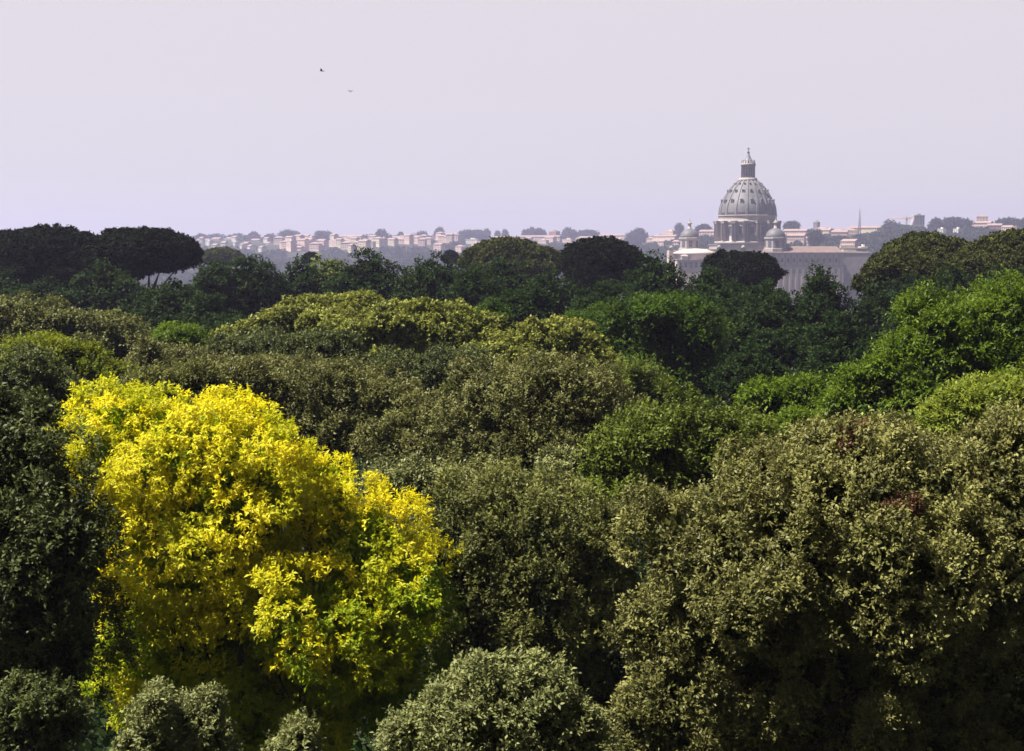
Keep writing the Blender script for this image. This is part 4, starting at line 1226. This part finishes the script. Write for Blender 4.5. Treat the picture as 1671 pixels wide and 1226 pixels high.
for (cx, top) in ((812, 381), (824, 379), (856, 379), (862, 378), (868, 376), (874, 378), (880, 377), (886, 379), (654, 382), (714, 378), (718, 376), (794, 379), (1108, 371)):
    p = at(cx, top, far(2640, cx))
    gz = float(ground_z(p[0], p[1]))
    H = p[2] - gz
    if cyp is None:
        rng = np.random.default_rng(5)
        r0 = empty("cypress", (p[0], p[1], gz))
        h0 = H
        lobes = [((0, 0, H * (0.2 + 0.15 * i)), np.array((2.6 - abs(i - 1.5) * 0.4, 2.6 - abs(i - 1.5) * 0.4, H * 0.16))) for i in range(5)]
        me, C, lob = crown_mesh("crown", lobes, 'holm', 1.6, 2.4, 0.6, rng, 0.8)
        MB().tube([(0, 0, -0.2), (0, 0, H * 0.5)], [0.6, 0.3], 6).build("trunk", BARK, r0)
        link_mesh("crown", me, LM['far'], r0)
        cyp = r0
        o = r0
    else:
        o = cyp.copy(); COL.objects.link(o)
        for ch in list(cyp.children):
            c = ch.copy(); COL.objects.link(c); c.parent = o
        o.location = (p[0], p[1], gz)
        s = H / h0
        o.scale = (0.8 + 0.3 * s, 0.8 + 0.3 * s, s)
        o.rotation_euler = (0, 0, cx)
    tag(o, "slim dark cypress standing on the skyline of the far ridge", "tree", CY)


def px_left(a):
    return a < 760


def build_woods():
    """the far slopes' woodland, one mass"""
    rng = np.random.default_rng(99)
    n = 10000
    u = rng.uniform(-0.42, 0.42, n)
    y = 1560 + (ridge_y(u) + 10 - 1560) * rng.random(n)
    x = u * y
    # thin out where houses stand on the left slope
    keep = (rng.random(n) < np.where(u > 0.0, 1.0, 0.75)) & ~((y < 1560 + 120 * (u < 0.05)))
    x, y, u = x[keep], y[keep], u[keep]
    z = ground_z(x, y)
    hgt = rng.uniform(7, 12, len(x))
    px = 835.5 + FPX * x / y
    top = HOR - FPX * (z + hgt - EYE) / y
    ok = np.ones(len(x), bool)
    for (a, b, t, D) in HOUSES:      # no wood right in front of a house, or on it
        vis = 11 if a > 440 and px_left(a) else 6
        ok &= ~((px > a - 5) & (px < b + 5) & (y < D + 20) & (top < t + vis))
    x, y, z, hgt = x[ok], y[ok], z[ok], hgt[ok]
    m = len(x)
    rad = rng.uniform(5.0, 9.0, m)
    per = 40
    ii = np.repeat(np.arange(m), per)
    d = sphere_dirs(len(ii), rng); d[:, 2] = np.abs(d[:, 2]) * 1.0 - 0.25
    P = np.stack([x, y, z + hgt * 0.55], -1)[ii] + d * np.stack([rad, rad, hgt * 0.5], -1)[ii]
    V = leaf_quads(P, unit(d + rng.normal(0, 0.7, d.shape)), unit(d + np.array([0, 0, 0.5]) + rng.normal(0, 0.3, d.shape)), rng.uniform(3, 5.0, len(ii)), 0.8)
    me = quads_mesh("far_woods", V, np.arange(len(V), dtype=np.int32).reshape(-1, 4))
    a = me.attributes.new("tint", 'FLOAT', 'FACE')
    a.data.foreach_set("value", np.clip(rng.random(m)[ii] * 0.6 + rng.random(len(ii)) * 0.4, 0, 1).astype(np.float32))
    o = link_mesh("far_woods", me, LM['far'])
    tag(o, "hazy blue green woods covering the distant slopes", "woods", kind="stuff")


build_woods()


def build_undergrowth():
    """bushes and lower canopy that close the gaps between the trunks, one mass"""
    rng = np.random.default_rng(55)
    m = 2600
    y = 16 + 330 * rng.random(m) ** 1.3
    u = rng.uniform(-0.48, 0.48, m)
    x = u * y
    z = ground_z(x, y)
    rad = rng.uniform(1.2, 2.6, m); hgt = rng.uniform(1.5, 6.0, m)
    per = 110
    ii = np.repeat(np.arange(m), per)
    d = sphere_dirs(len(ii), rng); d[:, 2] = np.abs(d[:, 2])
    P = np.stack([x, y, z], -1)[ii] + d * np.stack([rad, rad, hgt], -1)[ii]
    V = leaf_quads(P, unit(d + rng.normal(0, 0.7, d.shape)), unit(d + np.array([0, 0, 0.6]) + rng.normal(0, 0.5, d.shape)), rng.uniform(0.25, 0.5, len(ii)), 0.6)
    me = quads_mesh("undergrowth", V, np.arange(len(V), dtype=np.int32).reshape(-1, 4))
    a = me.attributes.new("tint", 'FLOAT', 'FACE')
    a.data.foreach_set("value", rng.random(len(ii)).astype(np.float32))
    o = link_mesh("undergrowth", me, LM['broad'])
    tag(o, "dark green undergrowth between the trees", "undergrowth", kind="stuff")


build_undergrowth()


# ------------------------------------------------------------------ birds
def bird(label, px, py, D, span, up, head, mat, tilt):
    p = at(px, py, D)
    root = empty("bird", p, head)
    root.rotation_euler = (tilt, 0, head)
    L = span * 0.42
    MB().lathe([(0.004, -L * 0.5), (L * 0.09, -L * 0.3), (L * 0.15, 0), (L * 0.13, L * 0.22), (L * 0.085, L * 0.33), (L * 0.095, L * 0.42), (L * 0.05, L * 0.5), (0.004, L * 0.6)], 10).build("body", mat, root).rotation_euler = (R(-90), 0, 0)
    for s in (-1, 1):
        a0 = up[0] if s < 0 else up[1]
        sec = [(0.05, 0.20, 0.0), (0.45, 0.17, 0.6), (0.8, 0.10, 0.8), (1.0, 0.015, 0.7)]
        vs, fs = [], []
        h = span / 2
        for (t, c, bend) in sec:
            ang = a0 * (1 - 0.35 * t)
            X, Zz = s * h * t * math.cos(ang), h * t * math.sin(ang)
            yy = -h * 0.25 * t * t
            for (dy, dz) in ((c, 0), (0.3 * c, 0.022), (-c, 0), (0.3 * c, -0.012)):
                vs.append((X, yy + dy * h * 1.5, Zz + dz * h * 1.5))
        for i in range(len(sec) - 1):
            for k in range(4):
                fs.append((i * 4 + k, i * 4 + (k + 1) % 4, i * 4 + 4 + (k + 1) % 4, i * 4 + 4 + k))
        fs += [(0, 1, 2, 3), (15, 14, 13, 12)]
        MB().add(vs, fs).build("wing", mat, root)
    MB().add([(-L * .08, -L * .45, 0), (L * .08, -L * .45, 0), (L * .2, -L * .95, 0), (-L * .2, -L * .95, 0), (-L * .08, -L * .45, .01), (L * .08, -L * .45, .01), (L * .2, -L * .95, .006), (-L * .2, -L * .95, .006)],
             [(0, 1, 2, 3), (7, 6, 5, 4), (0, 4, 5, 1), (1, 5, 6, 2), (2, 6, 7, 3), (3, 7, 4, 0)]).build("tail", mat, root)
    tag(root, label, "bird")


bird("dark bird flapping high in the sky, the upper left of the two", 524.5, 116, 70, 0.42, (1.0, 0.25), R(65), FEATHER, 0.3)
bird("smaller pale bird gliding with level wings, lower right of the dark one", 572, 149, 95, 0.46, (0.30, 0.30), R(12), FEATHER_PALE, 0.55)
